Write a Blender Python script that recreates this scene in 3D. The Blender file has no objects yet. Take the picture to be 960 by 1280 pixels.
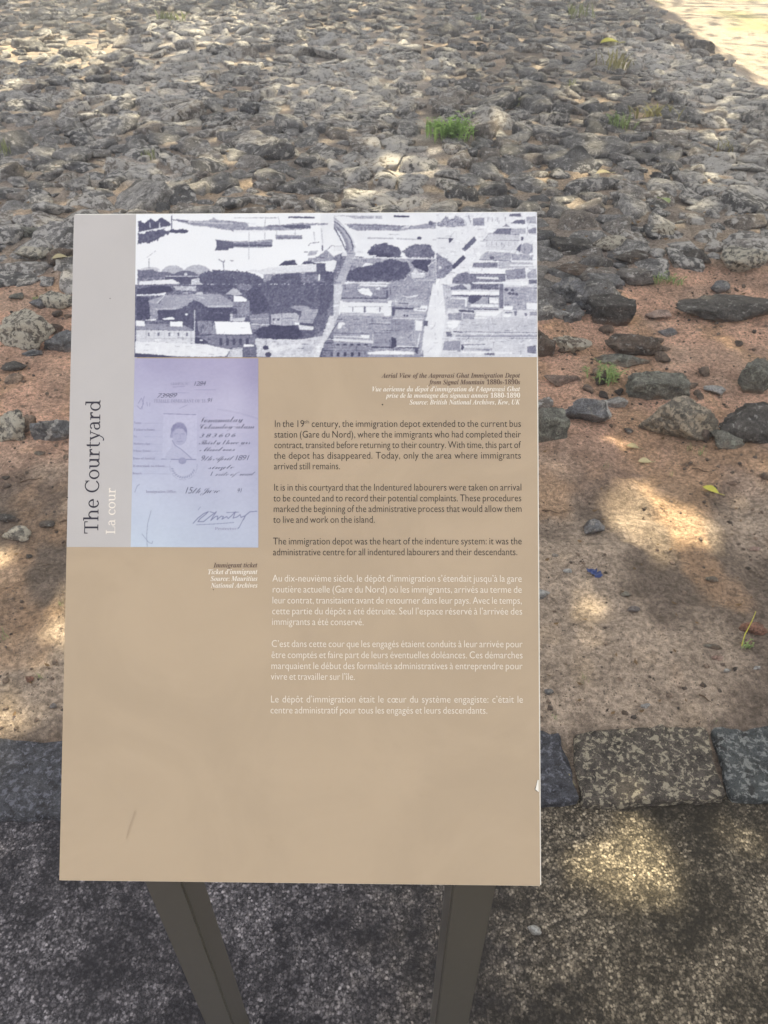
import bpy, bmesh, math, random
import numpy as np
from mathutils import Vector, Matrix
D = bpy.data
S = bpy.context.scene
COL = S.collection
rad = math.radians

# ------------------------------------------------------------------ camera
F = 940.0                      # focal length in pixels of a 960 x 1280 picture
PITCH = rad(39.0)              # looking this far below the horizon
CAMZ = 1.6
cam = D.cameras.new('camera'); co = D.objects.new('camera', cam); COL.objects.link(co)
co.location = (0, 0, CAMZ); co.rotation_euler = (math.pi/2 - PITCH, 0, 0)
cam.sensor_fit = 'HORIZONTAL'; cam.sensor_width = 36; cam.lens = 36*F/960
cam.clip_start = 0.02; cam.clip_end = 3000
cam.dof.use_dof = True; cam.dof.focus_distance = 0.82; cam.dof.aperture_fstop = 34
S.camera = co
# ------------------------------------------------------------------ light
SUN_EL, SUN_ROT = rad(57), rad(24)
SDIR = Vector((math.sin(SUN_ROT)*math.cos(SUN_EL), math.cos(SUN_ROT)*math.cos(SUN_EL), math.sin(SUN_EL)))
w = D.worlds.new('World'); S.world = w; w.use_nodes = True
nt = w.node_tree; bg = nt.nodes['Background']
sky = nt.nodes.new('ShaderNodeTexSky'); sky.sky_type = 'NISHITA'; sky.sun_disc = False
sky.sun_elevation = SUN_EL; sky.sun_rotation = SUN_ROT; sky.air_density = 1.0; sky.dust_density = 3.0; sky.ozone_density = 1.0
mx = nt.nodes.new('ShaderNodeMixRGB'); mx.inputs[0].default_value = 0.6      # even grey-white added to offset the sky's blue tint
mx.inputs[2].default_value = (8.2, 8.35, 8.8, 1)
nt.links.new(sky.outputs[0], mx.inputs[1]); nt.links.new(mx.outputs[0], bg.inputs[0])
bg.inputs[1].default_value = 0.054
sl = D.lights.new('sun', 'SUN'); sl.energy = 5.0; sl.angle = rad(0.55); sl.color = (1.0, 0.87, 0.57)
so = D.objects.new('sun', sl); COL.objects.link(so); so.rotation_euler = SDIR.to_track_quat('Z', 'Y').to_euler(); so.location = (0, 0, 30)
S.view_settings.view_transform = 'Standard'; S.view_settings.look = 'None'
S.view_settings.exposure = 2.1; S.view_settings.gamma = 1.0
S.render.engine = 'CYCLES'
S.cycles.max_bounces = 5; S.cycles.diffuse_bounces = 3; S.cycles.glossy_bounces = 2; S.cycles.transmission_bounces = 2
S.cycles.caustics_reflective = False; S.cycles.caustics_refractive = False; S.cycles.sample_clamp_indirect = 4

# ------------------------------------------------------------------ helpers
CP, SP = math.cos(PITCH), math.sin(PITCH)
def ray(px, py):
    a = (px-480)/F; b = (640-py)/F
    return np.array([a + 0*b, CP + b*SP, -SP + b*CP])
def G(px, py, z=0.0):                       # the ground point seen at a pixel of the photograph
    d = ray(px, py); t = (z-CAMZ)/d[2]
    return np.array([d[0]*t, d[1]*t, z + 0*t])
def depth_of(p): return p[1]*CP - (p[2]-CAMZ)*SP
def to_px(x, y, z):
    dz = y*CP - (z-CAMZ)*SP; v = y*SP + (z-CAMZ)*CP
    return 480 + F*x/dz, 640 - F*v/dz

def hashi(ix, iy, seed):
    h = (ix.astype(np.int64)*374761393 + iy.astype(np.int64)*668265263 + seed*982451653) & 0x7fffffff
    h = ((h ^ (h >> 13))*1274126177) & 0x7fffffff
    return ((h ^ (h >> 16)) & 0xffff)/65535.0
def vnoise(x, y, seed=0):
    x = np.asarray(x, float); y = np.asarray(y, float)
    ix = np.floor(x); iy = np.floor(y); fx = x-ix; fy = y-iy
    fx = fx*fx*(3-2*fx); fy = fy*fy*(3-2*fy)
    a = hashi(ix, iy, seed); b = hashi(ix+1, iy, seed); c = hashi(ix, iy+1, seed); d = hashi(ix+1, iy+1, seed)
    return (a*(1-fx)+b*fx)*(1-fy) + (c*(1-fx)+d*fx)*fy
def fbm(x, y, seed=0, oct=4):
    s = 0; a = 0.5; t = 0
    for k in range(oct):
        s = s + a*vnoise(x*2**k + 17.3*k, y*2**k - 9.1*k, seed+k*7); t += a; a *= 0.5
    return s/t
def smooth(e0, e1, x):
    t = np.clip((x-e0)/(e1-e0), 0, 1); return t*t*(3-2*t)

def tag(o, label=None, cat=None, group=None, kind=None):
    if label: o['label'] = label
    if cat: o['category'] = cat
    if group: o['group'] = group
    if kind: o['kind'] = kind
    return o
def link(o, parent=None):
    COL.objects.link(o)
    if parent is not None: o.parent = parent
    return o
def empty(name, loc, **k):
    o = D.objects.new(name, None); o.location = loc; o.empty_display_size = 0.1; link(o); return tag(o, **k)
def mesh(name, V, Fc, mat, smoothf=True):
    V = np.asarray(V, np.float32); Fc = np.asarray(Fc, np.int32)
    m = D.meshes.new(name); n = Fc.shape[1]
    m.vertices.add(len(V)); m.vertices.foreach_set('co', V.ravel())
    m.loops.add(Fc.size); m.loops.foreach_set('vertex_index', Fc.ravel())
    m.polygons.add(len(Fc)); m.polygons.foreach_set('loop_start', np.arange(0, Fc.size, n, dtype=np.int32))
    m.polygons.foreach_set('use_smooth', np.full(len(Fc), smoothf))
    m.update(calc_edges=True); m.validate()
    if mat: m.materials.append(mat)
    return m
def mobj(name, V, Fc, mat, parent=None, smoothf=True, origin=None):
    V = np.asarray(V, float)
    if parent is not None and origin is None: origin = np.array(parent.location)
    if origin is not None: V = V - np.asarray(origin)
    o = D.objects.new(name, mesh(name, V, Fc, mat, smoothf)); link(o, parent)
    if parent is None and origin is not None: o.location = origin
    return o
def bmobj(name, bm, mat, parent=None, smoothf=False):
    if parent is not None: bmesh.ops.translate(bm, vec=-Vector(parent.location), verts=bm.verts)
    m = D.meshes.new(name); bmesh.ops.recalc_face_normals(bm, faces=bm.faces); bm.to_mesh(m); bm.free()
    m.polygons.foreach_set('use_smooth', [smoothf]*len(m.polygons)); m.materials.append(mat)
    return link(D.objects.new(name, m), parent)
def colattr(m, name, C):
    a = m.attributes.new(name, 'FLOAT_COLOR', 'POINT'); C = np.asarray(C, np.float32)
    if C.shape[1] == 3: C = np.hstack([C, np.ones((len(C), 1), np.float32)])
    a.data.foreach_set('color', C.ravel())
def srgb(r, g, b):
    f = lambda c: c/12.92 if c <= 0.04045 else ((c+0.055)/1.055)**2.4
    return tuple(f(v/255.0) for v in (r, g, b))

# ------------------------------------------------------------------ material nodes
class Mat:
    def __init__(s, name, rough=0.9, spec=0.3):
        s.m = D.materials.new(name); s.m.use_nodes = True; s.t = s.m.node_tree
        s.b = s.t.nodes['Principled BSDF']; s.b.inputs['Roughness'].default_value = rough
        s.b.inputs['Specular IOR Level'].default_value = spec
        s.pos = s.n('ShaderNodeNewGeometry').outputs['Position']
        s.obj = s.n('ShaderNodeTexCoord').outputs['Object']
    def n(s, t, **k):
        x = s.t.nodes.new(t)
        for a, v in k.items(): setattr(x, a, v)
        return x
    def put(s, sock, v):
        if isinstance(v, bpy.types.NodeSocket): s.t.links.new(v, sock)
        elif isinstance(v, (tuple, list)) and len(v) == 3 and sock.type == 'RGBA': sock.default_value = (*v, 1)
        else: sock.default_value = v
    def noise(s, scale, detail=4, rough=0.55, vec=None, dist=0.0, col=False):
        x = s.n('ShaderNodeTexNoise'); s.put(x.inputs['Vector'], vec or s.pos); x.inputs['Scale'].default_value = scale
        x.inputs['Detail'].default_value = detail; x.inputs['Roughness'].default_value = rough; x.inputs['Distortion'].default_value = dist
        return x.outputs['Color' if col else 'Fac']
    def voro(s, scale, vec=None, feat='F1'):
        x = s.n('ShaderNodeTexVoronoi'); x.feature = feat; s.put(x.inputs['Vector'], vec or s.pos); x.inputs['Scale'].default_value = scale
        return x
    def math(s, op, a, b=0.0, c=0.0, clamp=False):
        x = s.n('ShaderNodeMath', operation=op, use_clamp=clamp); s.put(x.inputs[0], a); s.put(x.inputs[1], b); s.put(x.inputs[2], c); return x.outputs[0]
    def ramp(s, v, lo, hi, a=0.0, b=1.0):
        x = s.n('ShaderNodeMapRange', interpolation_type='SMOOTHSTEP'); s.put(x.inputs[0], v)
        for i, q in enumerate((lo, hi, a, b)): s.put(x.inputs[i+1], q)
        return x.outputs[0]
    def mix(s, f, a, b, mode='MIX'):
        x = s.n('ShaderNodeMix', data_type='RGBA', blend_type=mode); s.put(x.inputs[0], f); s.put(x.inputs[6], a); s.put(x.inputs[7], b); return x.outputs[2]
    def hsv(s, c, h=0.5, sat=1.0, v=1.0):
        x = s.n('ShaderNodeHueSaturation'); s.put(x.inputs['Hue'], h); s.put(x.inputs['Saturation'], sat); s.put(x.inputs['Value'], v); s.put(x.inputs['Color'], c); return x.outputs[0]
    def attr(s, name, out='Fac'):
        x = s.n('ShaderNodeAttribute'); x.attribute_name = name; return x.outputs[out]
    def sep(s, v):
        x = s.n('ShaderNodeSeparateXYZ'); s.put(x.inputs[0], v); return x.outputs
    def bump(s, h, dist=0.01, strength=1.0):
        x = s.n('ShaderNodeBump'); s.put(x.inputs['Height'], h); x.inputs['Distance'].default_value = dist; x.inputs['Strength'].default_value = strength
        s.t.links.new(x.outputs[0], s.b.inputs['Normal'])
    def base(s, c): s.put(s.b.inputs['Base Color'], c); return s.m
    def rand(s):
        g = s.n('ShaderNodeNewGeometry').outputs['Random Per Island']; o = s.n('ShaderNodeObjectInfo').outputs['Random']
        return s.math('FRACT', s.math('ADD', g, o))
    def rand2(s, r, k): return s.math('FRACT', s.math('MULTIPLY', r, k))

def plain(name, c, rough=0.7, var=0.15, spec=0.3, bump=0.0):
    M = Mat(name, rough, spec); n = M.noise(60, 3)
    c2 = tuple(min(1, v*(1+var)) for v in c); c1 = tuple(v*(1-var) for v in c)
    if bump: M.bump(n, bump)
    return M.base(M.mix(n, c1, c2))

def soil_mat():
    M = Mat('soil', 0.95, 0.15)
    C = M.attr('tone', 'Color'); r = M.attr('tone', 'Color')
    n1 = M.noise(9, 6, 0.6); n2 = M.noise(70, 5, 0.65); n3 = M.noise(420, 3, 0.6)
    c = M.hsv(C, v=M.ramp(n1, 0.25, 0.75, 0.78, 1.2))
    c = M.hsv(c, v=M.ramp(n2, 0.3, 0.72, 0.6, 1.4)); c = M.hsv(c, v=M.ramp(n3, 0.3, 0.7, 0.72, 1.3)); c = M.mix(M.ramp(M.noise(26, 6, 0.7, dist=0.5), 0.54, 0.66, 0, 0.5), c, (0.10, 0.078, 0.062))
    v = M.voro(170); rr = M.sep(v.outputs['Color'])
    grain = M.math('MULTIPLY', M.math('GREATER_THAN', rr[0], 0.86), M.math('LESS_THAN', v.outputs['Distance'], 0.42))
    g = M.mix(rr[1], (0.34, 0.27, 0.21), (0.07, 0.06, 0.055))
    c = M.mix(M.math('MULTIPLY', grain, 0.85), c, g)
    h = M.math('ADD', M.math('MULTIPLY', n2, 1.0), M.math('MULTIPLY', n3, 0.35))
    h = M.math('ADD', h, M.math('MULTIPLY', grain, 0.35))
    M.bump(h, 0.02, 1.0)
    return M.base(c)

def path_mat():
    M = Mat('path_concrete', 0.85, 0.25)
    x, y, z = M.sep(M.pos)[:3]
    big = M.noise(3.6, 6, 0.65, dist=0.3); mid = M.noise(22, 6, 0.7)
    blot = M.math('ADD', M.math('MULTIPLY', big, 0.75), M.math('MULTIPLY', mid, 0.45))     # 0.3 .. 0.9
    warm = M.ramp(M.math('ADD', x, M.math('MULTIPLY', mid, 0.5)), 0.05, 0.75)
    dark = M.mix(warm, (0.017, 0.016, 0.021), (0.022, 0.019, 0.015))
    v = M.voro(190); rc = M.sep(v.outputs['Color']); v2 = M.voro(420); rc2 = M.sep(v2.outputs['Color'])
    pale = M.mix(warm, (0.46, 0.43, 0.47), (0.56, 0.48, 0.37)); mide = M.mix(warm, (0.15, 0.142, 0.16), (0.19, 0.158, 0.12))
    k = M.ramp(blot, 0.48, 0.76, 0.10, 1.05); k = M.math('MULTIPLY', k, M.ramp(M.noise(75, 4, 0.6), 0.36, 0.62, 0.55, 1.25))
    g = M.math('MULTIPLY', M.math('POWER', rc[0], 2.6), M.ramp(v.outputs['Distance'], 0.40, 0.75, 1.0, 0.25))
    g2 = M.math('POWER', rc2[0], 2.2)
    c = M.mix(M.math('MULTIPLY', g2, k, clamp=True), dark, mide); c = M.mix(M.math('MULTIPLY', M.math('MULTIPLY', g, k), 0.85, clamp=True), c, pale)
    c = M.mix(M.math('MULTIPLY', M.ramp(M.noise(2.2, 5, 0.6, dist=0.4), 0.54, 0.66), 0.35), c, M.mix(warm, (0.02, 0.02, 0.026), (0.022, 0.022, 0.018)))
    M.bump(M.math('ADD', M.math('MULTIPLY', g, 0.5), M.noise(300, 4, 0.6)), 0.004, 0.9)
    return M.base(c)

def stone_mat(name, lo, hi, warm=(0.14, 0.10, 0.075), lich=(0.36, 0.35, 0.34), l0=0.58, l1=0.70, dirt=0.0, zone=False, gloss=0.8, fine=110, dark=(0.022, 0.021, 0.022)):
    M = Mat(name, gloss, 0.35); r = M.rand(); r2 = M.rand2(r, 7.13); r3 = M.rand2(r, 13.7)
    c = M.mix(r, lo, hi); c = M.mix(M.ramp(r2, 0.6, 0.95, 0, 0.75), c, warm)
    n = M.noise(fine*0.25, 6, 0.65); nf = M.noise(fine*1.6, 5, 0.65)
    c = M.hsv(c, v=M.ramp(n, 0.3, 0.7, 0.6, 1.45)); c = M.hsv(c, v=M.ramp(nf, 0.32, 0.68, 0.6, 1.5)); sp = M.noise(fine*4.5, 3, 0.6); c = M.mix(M.ramp(sp, 0.58, 0.68, 0, 0.55), c, lich)
    c = M.mix(M.ramp(M.noise(fine*0.12, 5, 0.7), 0.52, 0.66, 0, 0.7), c, dark)
    l = M.noise(fine*0.33, 7, 0.7, dist=0.4)
    if zone:
        z = M.attr('lime'); big = M.ramp(M.noise(0.75, 3, 0.5), 0.47, 0.62)
        bias = M.math('MULTIPLY', big, 0.09)
        x, y, q = M.sep(M.pos)[:3]
        for cx, cy, rr in LIME:
            d = M.math('SQRT', M.math('ADD', M.math('POWER', M.math('DIVIDE', M.math('SUBTRACT', x, cx), rr[0]), 2), M.math('POWER', M.math('DIVIDE', M.math('SUBTRACT', y, cy), rr[1]), 2)))
            bias = M.math('ADD', bias, M.ramp(M.math('ADD', d, M.math('MULTIPLY', M.math('SUBTRACT', M.noise(1.9, 4, 0.6), 0.5), 1.6)), 0.3, 1.3, 0.125, 0.0))
        l = M.math('ADD', l, M.math('MINIMUM', bias, 0.145))
    c = M.mix(M.ramp(l, l0, l1, 0, 0.88), c, M.mix(nf, tuple(v*0.55 for v in lich), tuple(v*1.35 for v in lich)))
    if dirt:
        oz = M.sep(M.obj)[2]; d = M.ramp(M.math('ADD', oz, M.math('MULTIPLY', M.noise(18, 4), 0.10)), 0.02, 0.075, dirt, 0.0)
        c = M.mix(d, c, (0.22, 0.125, 0.075))
    M.bump(M.math('ADD', n, M.math('MULTIPLY', nf, 0.7)), 0.02, 1.0)
    return M.base(c)

# white lime and lichen areas of the rubble paving, as ground ellipses
def _lz(px, py, wx, wy):
    a = G(px, py); b = G(px+wx, py); c = G(px, py-wy); return (float(a[0]), float(a[1]), (float(b[0]-a[0]), float(c[1]-a[1])*1.1))
LIME = [_lz(500, 215, 85, 45), _lz(430, 90, 120, 45), _lz(850, 90, 85, 40), _lz(210, 110, 70, 40), _lz(180, 215, 90, 22), _lz(270, 40, 90, 25), _lz(930, 230, 60, 30)]

MAT_SOIL = soil_mat()
MAT_PATH = path_mat()
MAT_PAVE = stone_mat('paving_basalt', (0.082, 0.081, 0.086), (0.235, 0.226, 0.226), warm=(0.19, 0.16, 0.14), lich=(0.54, 0.52, 0.51), l0=0.565, l1=0.62, zone=True, fine=70)
MAT_DARK = stone_mat('dark_basalt', (0.065, 0.06, 0.058), (0.10, 0.09, 0.085), l0=0.57, l1=0.63, dirt=0.6)
MAT_BLUE = stone_mat('blue_grey_basalt', (0.13, 0.135, 0.15), (0.19, 0.19, 0.205), l0=0.55, l1=0.60, dirt=0.55)
MAT_LICH = stone_mat('lichened_basalt', (0.13, 0.125, 0.118), (0.17, 0.16, 0.15), lich=(0.60, 0.56, 0.48), l0=0.46, l1=0.51, dirt=0.5)
MAT_MOTT = stone_mat('mottled_boulder', (0.16, 0.145, 0.125), (0.21, 0.18, 0.15), lich=(0.50, 0.42, 0.33), l0=0.50, l1=0.55, dirt=0.8)
MAT_GREEN = stone_mat('mossy_basalt', (0.14, 0.138, 0.124), (0.18, 0.175, 0.155), lich=(0.34, 0.35, 0.30), l0=0.54, l1=0.60, dirt=0.8)
MAT_PALE = stone_mat('pale_stone', (0.33, 0.33, 0.34), (0.45, 0.45, 0.45), lich=(0.6, 0.6, 0.6), l0=0.5, l1=0.62, dirt=0.3, dark=(0.2, 0.19, 0.18))
MAT_PINK = stone_mat('pinkish_stone', (0.32, 0.22, 0.19), (0.40, 0.30, 0.26), l0=0.62, l1=0.74, dirt=0.5, dark=(0.2, 0.13, 0.11))
MAT_RED = stone_mat('red_brown_stone', (0.22, 0.11, 0.08), (0.26, 0.14, 0.10), l0=0.7, l1=0.8, dark=(0.13, 0.07, 0.05))
MAT_KERB = {k: stone_mat('kerb_'+k, *v, fine=210) for k, v in dict(
    blue=((0.062, 0.064, 0.082), (0.085, 0.087, 0.105), (0.09, 0.09, 0.1), (0.24, 0.25, 0.31), 0.53, 0.58),
    tan=((0.085, 0.075, 0.068), (0.12, 0.10, 0.09), (0.13, 0.10, 0.08), (0.58, 0.52, 0.41), 0.52, 0.57),
    grey=((0.07, 0.08, 0.085), (0.10, 0.11, 0.12), (0.1, 0.1, 0.1), (0.38, 0.395, 0.40), 0.52, 0.57)).items()}
MAT_GRIT = stone_mat('soil_grit', (0.07, 0.055, 0.05), (0.30, 0.22, 0.17), l0=0.62, l1=0.75)

# ------------------------------------------------------------------ the ground
KL, KR = G(0, 926), G(960, 909)                      # far edge of the kerb
KA = math.atan2(KR[1]-KL[1], KR[0]-KL[0])
def kerb_y(x): return KL[1] + (x-KL[0])*math.tan(KA)
KW = float(G(800, 911)[1] - G(800, 1006)[1])         # kerb depth front to back
front_px = [(-900, 372), (-200, 370), (60, 362), (110, 372), (400, 395), (660, 412), (750, 398), (800, 352), (880, 338), (960, 345), (1300, 340), (2200, 340)]
FR = np.array([G(x, y)[:2] for x, y in front_px])
def pave_front(x): return np.interp(x, FR[:, 0], FR[:, 1])
E0, E1 = G(965, 127), G(815, 8)                      # right-hand edge of the paving
def edge_side(x, y):                                 # > 0 : beyond the paving's edge, metres
    d = E1[:2]-E0[:2]; n = np.array([d[1], -d[0]])/np.hypot(*d)
    return (x-E0[0])*n[0] + (y-E0[1])*n[1]
PAVE_END = 27.0
def soil_h(x, y):
    x = np.asarray(x, float); y = np.asarray(y, float)
    pav = smooth(-0.15, 0.15, y-pave_front(x))*smooth(0.2, -0.1, edge_side(x, y))
    a = (fbm(x*0.9, y*0.9, 3, 3)-0.5)*0.10 + (fbm(x*4, y*4, 5, 4)-0.5)*0.065
    f = (fbm(x*22, y*22, 9, 4)-0.5)*0.022
    near = smooth(0.0, 0.55, y-kerb_y(x)); far = smooth(40, 12, y)
    h = (a*(0.25+0.75*near)*far + f)*(1-0.35*pav) + (0.028+0.05*(fbm(x*6, y*6, 15, 3)-0.5))*pav - 0.06*smooth(-0.05, 0.5, edge_side(x, y))
    h = np.where(y < kerb_y(x)-0.01, np.where(y < kerb_y(x)-KW*0.9, -0.12, -0.006+0.4*f), h)
    return h
def axis(parts):
    out = []
    for a, b, s in parts: out += list(np.arange(a, b-1e-6, s))
    return np.array(out + [parts[-1][1]])
xs = axis([(-700, -100, 100), (-100, -20, 16), (-20, -6, 1.0), (-6, -2.4, 0.06), (-2.4, 2.4, 0.0135), (2.4, 6, 0.06), (6, 20, 0.7), (20, 100, 16), (100, 700, 100)])
ys = axis([(-700, -100, 100), (-100, -10, 15), (-10, 0.6, 1.06), (0.6, 4.6, 0.0135), (4.6, 9, 0.05), (9, 27, 0.15), (27, 45, 1.0), (45, 145, 10), (145, 900, 75.5)])
X, Y = np.meshgrid(xs, ys); Z = soil_h(X, Y)
nx, ny = len(xs), len(ys)
idx = np.arange(nx*ny).reshape(ny, nx)
def gridfaces(idx): return np.stack([idx[:-1, :-1], idx[:-1, 1:], idx[1:, 1:], idx[1:, :-1]], -1).reshape(-1, 4)
o = mobj('soil', np.stack([X, Y, Z], -1).reshape(-1, 3), gridfaces(idx), MAT_SOIL); tag(o, kind='structure')
# natural soil tones: red clay higher up, grey brown trodden earth below, sandy tan beyond the paving
xf, yf = X.ravel(), Y.ravel(); PXx, PYy = to_px(xf, np.maximum(yf, 0.4), 0.0)
L = np.array
brown, red, dusk, tan, grey = L(srgb(156, 141, 128)), L(srgb(188, 153, 134)), L(srgb(106, 95, 87)), L(srgb(156, 146, 137)), L(srgb(128, 118, 110))
def blend(a, b, f): return a*(1-f[:, None]) + b*f[:, None]
C = np.repeat(brown[None], len(xf), 0)
C = blend(C, dusk, smooth(0.40, 0.58, fbm(xf*3.0, yf*3.0, 41, 5))*0.95)
redzone = smooth(1.9, 2.7, yf + 0.5*(fbm(xf*3, yf*3, 44, 3)-0.5))
C = blend(C, red, redzone*(0.55+0.45*smooth(0.35, 0.6, fbm(xf*3, yf*3, 47, 3))))
C = blend(C, L(srgb(168, 138, 112)), smooth(0.52, 0.7, fbm(xf*5, yf*3, 51, 4))*0.6)
pavm = smooth(-0.05, 0.25, yf-pave_front(xf))
C = blend(C, blend(np.repeat(L(srgb(140, 131, 124))[None], len(xf), 0), L(srgb(160, 145, 131)), smooth(0.52, 0.66, fbm(xf*1.2, yf*1.2, 61, 3))), pavm*0.95)
lime = np.zeros(len(xf))
for cx, cy, (rx, ry) in LIME: lime = np.maximum(lime, smooth(1.15, 0.5, np.hypot((xf-cx)/rx, (yf-cy)/ry)))
lime = lime*smooth(0.35, 0.55, fbm(xf*4, yf*4, 71, 3))
C = blend(C, L(srgb(186, 180, 176)), lime*0.9)
beyond = smooth(0.0, 0.35, edge_side(xf, yf))
C = blend(C, blend(np.repeat(tan[None], len(xf), 0), L(srgb(140, 138, 92)), smooth(0.55, 0.68, fbm(xf*0.9, yf*0.5, 81, 4))*0.7), beyond)
C = C*1.34
colattr(o.data, 'tone', C)

# path: the dark speckled concrete walk in front of the kerb
pys = axis([(-2.6, 0.2, 0.35), (0.2, kerb_y(0)-KW+0.12, 0.012)]); pxs = axis([(-30, -2, 2.0), (-2, 2, 0.012), (2, 30, 2.0)])
PX_, PY_ = np.meshgrid(pxs, np.linspace(0, 1, len(pys))); t = (pys-pys[0])/(pys[-1]-pys[0])
lim = kerb_y(PX_) - KW + 0.03
PY2 = pys[0] + t[:, None]*(lim-pys[0])
PZ = (fbm(PX_*3, PY2*3, 91, 3)-0.5)*0.012 + (fbm(PX_*60, PY2*60, 93, 3)-0.5)*0.004 - 0.006
o = mobj('path', np.stack([PX_, PY2, PZ], -1).reshape(-1, 3), gridfaces(np.arange(PX_.size).reshape(PX_.shape)), MAT_PATH); tag(o, kind='structure')

# ------------------------------------------------------------------ rock shapes
def ico(sub):
    bm = bmesh.new(); bmesh.ops.create_icosphere(bm, subdivisions=sub, radius=1); bm.verts.ensure_lookup_table()
    V = np.array([v.co[:] for v in bm.verts]); Fc = np.array([[v.index for v in f.verts] for f in bm.faces]); bm.free(); return V, Fc
ICO = {k: ico(k) for k in (1, 2, 3, 4, 5)}
def rock(seed, sub=3, planes=11, blocky=0.0, sharp=24, rough=0.05):
    rng = np.random.RandomState(seed); V, Fc = ICO[sub]
    N = rng.normal(size=(planes, 3)); N /= np.linalg.norm(N, axis=1)[:, None]; H = rng.uniform(0.62, 0.95, planes)
    if blocky:
        B = np.array([[1, 0, 0], [-1, 0, 0], [0, 1, 0], [0, -1, 0], [0, 0, 1], [0, 0, -1]], float) + rng.normal(size=(6, 3))*0.10
        B /= np.linalg.norm(B, axis=1)[:, None]; N = np.vstack([B, N[:max(2, planes//4)]]); H = np.hstack([rng.uniform(0.62, 0.7, 6), rng.uniform(0.85, 1.0, max(2, planes//4))])
    d = V @ N.T; q = np.maximum(d/H, 1e-3)
    r = (np.sum(q**sharp, 1))**(-1.0/sharp); r = np.minimum(r, 1.5)
    for k in range(5):
        w_ = rng.normal(size=3)*(2.2+2.4*k); r = r*(1 + rough/(1+0.55*k)*np.sin(V @ w_ + rng.uniform(0, 6.28)))
    if sub >= 4:
        k2 = 1-np.abs(2*fbm(V[:, 0]*3.1+V[:, 2]*2.3+seed, V[:, 1]*3.1-V[:, 2]*1.7, seed, 4)-1)
        r = r*(1 - 0.16*(k2-0.6)); r = r*(1 + 0.05*(fbm(V[:, 0]*11+V[:, 2]*7, V[:, 1]*11-V[:, 2]*9, seed+4, 3)-0.5))
    P = V*r[:, None]; lo, hi = P.min(0), P.max(0)
    return (P-(lo+hi)/2)/((hi-lo)/2), Fc

# ------------------------------------------------------------------ kerb
kerb = empty('kerb', (0, float(kerb_y(0)), 0), kind='structure')
def kerb_block(x0, x1, seed, mat, dz=0.0, skew=0.0, label=None):
    bm = bmesh.new(); n = 16
    bmesh.ops.create_cube(bm, size=2); bmesh.ops.subdivide_edges(bm, edges=bm.edges, cuts=n, use_grid_fill=True)
    V = np.array([v.co[:] for v in bm.verts]); bm.verts.index_update(); Fc = np.array([[v.index for v in f.verts] for f in bm.faces]); bm.free()
    q = (np.abs(V)**26).sum(1)**(-1/26.0); P = V*q[:, None]*np.array([1.0, 1, 1]) ; P = P/np.abs(P).max(0)
    hx, hy, hz = (x1-x0)/2, KW/2, 0.075
    W = P*np.array([hx, hy, hz])
    W[:, 0] += skew*P[:, 1]*hy; cx = (x0+x1)/2; cy = float(kerb_y(cx))-KW/2
    nA = (fbm(W[:, 0]*14+seed*5, W[:, 1]*14+W[:, 2]*9, seed, 4)-0.5); nB = (fbm(W[:, 0]*60, W[:, 1]*60+W[:, 2]*50, seed+3, 3)-0.5)
    W[:, 2] += (nA*0.034 + nB*0.014)*(P[:, 2] > 0.3); W[:, 1] += nA*0.030 + nB*0.008; W[:, 0] += (fbm(W[:, 1]*16+9, W[:, 2]*16, seed+8, 3)-0.5)*0.02
    c, s = math.cos(KA), math.sin(KA); W = np.stack([W[:, 0]*c-W[:, 1]*s, W[:, 0]*s+W[:, 1]*c, W[:, 2]], 1)
    W += np.array([cx, cy, -hz+0.013+dz]); o = mobj('kerb_stone', W, Fc, mat, kerb)
    if label: tag(o, label=label)
gx = lambda px, py=962: float(G(px, py)[0])
B = [(-2.6, -2.0, 'blue'), (-1.99, -1.45, 'grey'), (-1.44, gx(-150)-0.006, 'blue'), (gx(-150)+0.006, gx(180)-0.006, 'blue'), (gx(180)+0.006, gx(345)-0.007, 'grey'), (gx(345)+0.007, gx(520)-0.007, 'tan'),
     (gx(520)+0.007, gx(712), 'blue'), (gx(721), gx(896), 'tan'), (gx(903), gx(1080), 'grey'), (gx(1087), gx(1290), 'blue'), (gx(1297), 1.75, 'tan'), (1.77, 2.3, 'grey'), (2.31, 2.8, 'blue')]
for i, (a, b, m_) in enumerate(B):
    lab = {7: 'kerb stone with cream lichen flecks and a white scrape', 8: 'blue grey pitted kerb stone at the right'}.get(i)
    kerb_block(a, b, 100+i, MAT_KERB[m_], dz=(0.006 if i == 7 else 0.0), skew=(0.12 if i in (7, 8) else 0.0), label=lab)

# ------------------------------------------------------------------ rubble paving
rng = np.random.RandomState(7)
cell = 0.5; hashg = {}
stones = []
def try_place(x, y, r, k=0.76):
    ci, cj = int(math.floor(x/cell)), int(math.floor(y/cell))
    for i in (ci-1, ci, ci+1):
        for j in (cj-1, cj, cj+1):
            for q in hashg.get((i, j), ()):
                if (q[0]-x)**2+(q[1]-y)**2 < (k*(q[2]+r))**2: return False
    hashg.setdefault((ci, cj), []).append((x, y, r)); stones.append((x, y, r)); return True
_a, _b = G(541, 215), G(524, 12); SEAM = (float(_a[0]), float(_a[1]), float((_b[0]-_a[0])/(_b[1]-_a[1])))
def in_pave(x, y, r):
    if y < pave_front(x)+r*0.4 or y > PAVE_END: return False
    if edge_side(x, y) > -r*0.5: return False
    if abs(x-SEAM[0]-(y-SEAM[1])*SEAM[2]) < 0.05+r*0.5 and y > 5.2: return False
    return abs(x) < 0.58*y + 1.6
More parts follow.
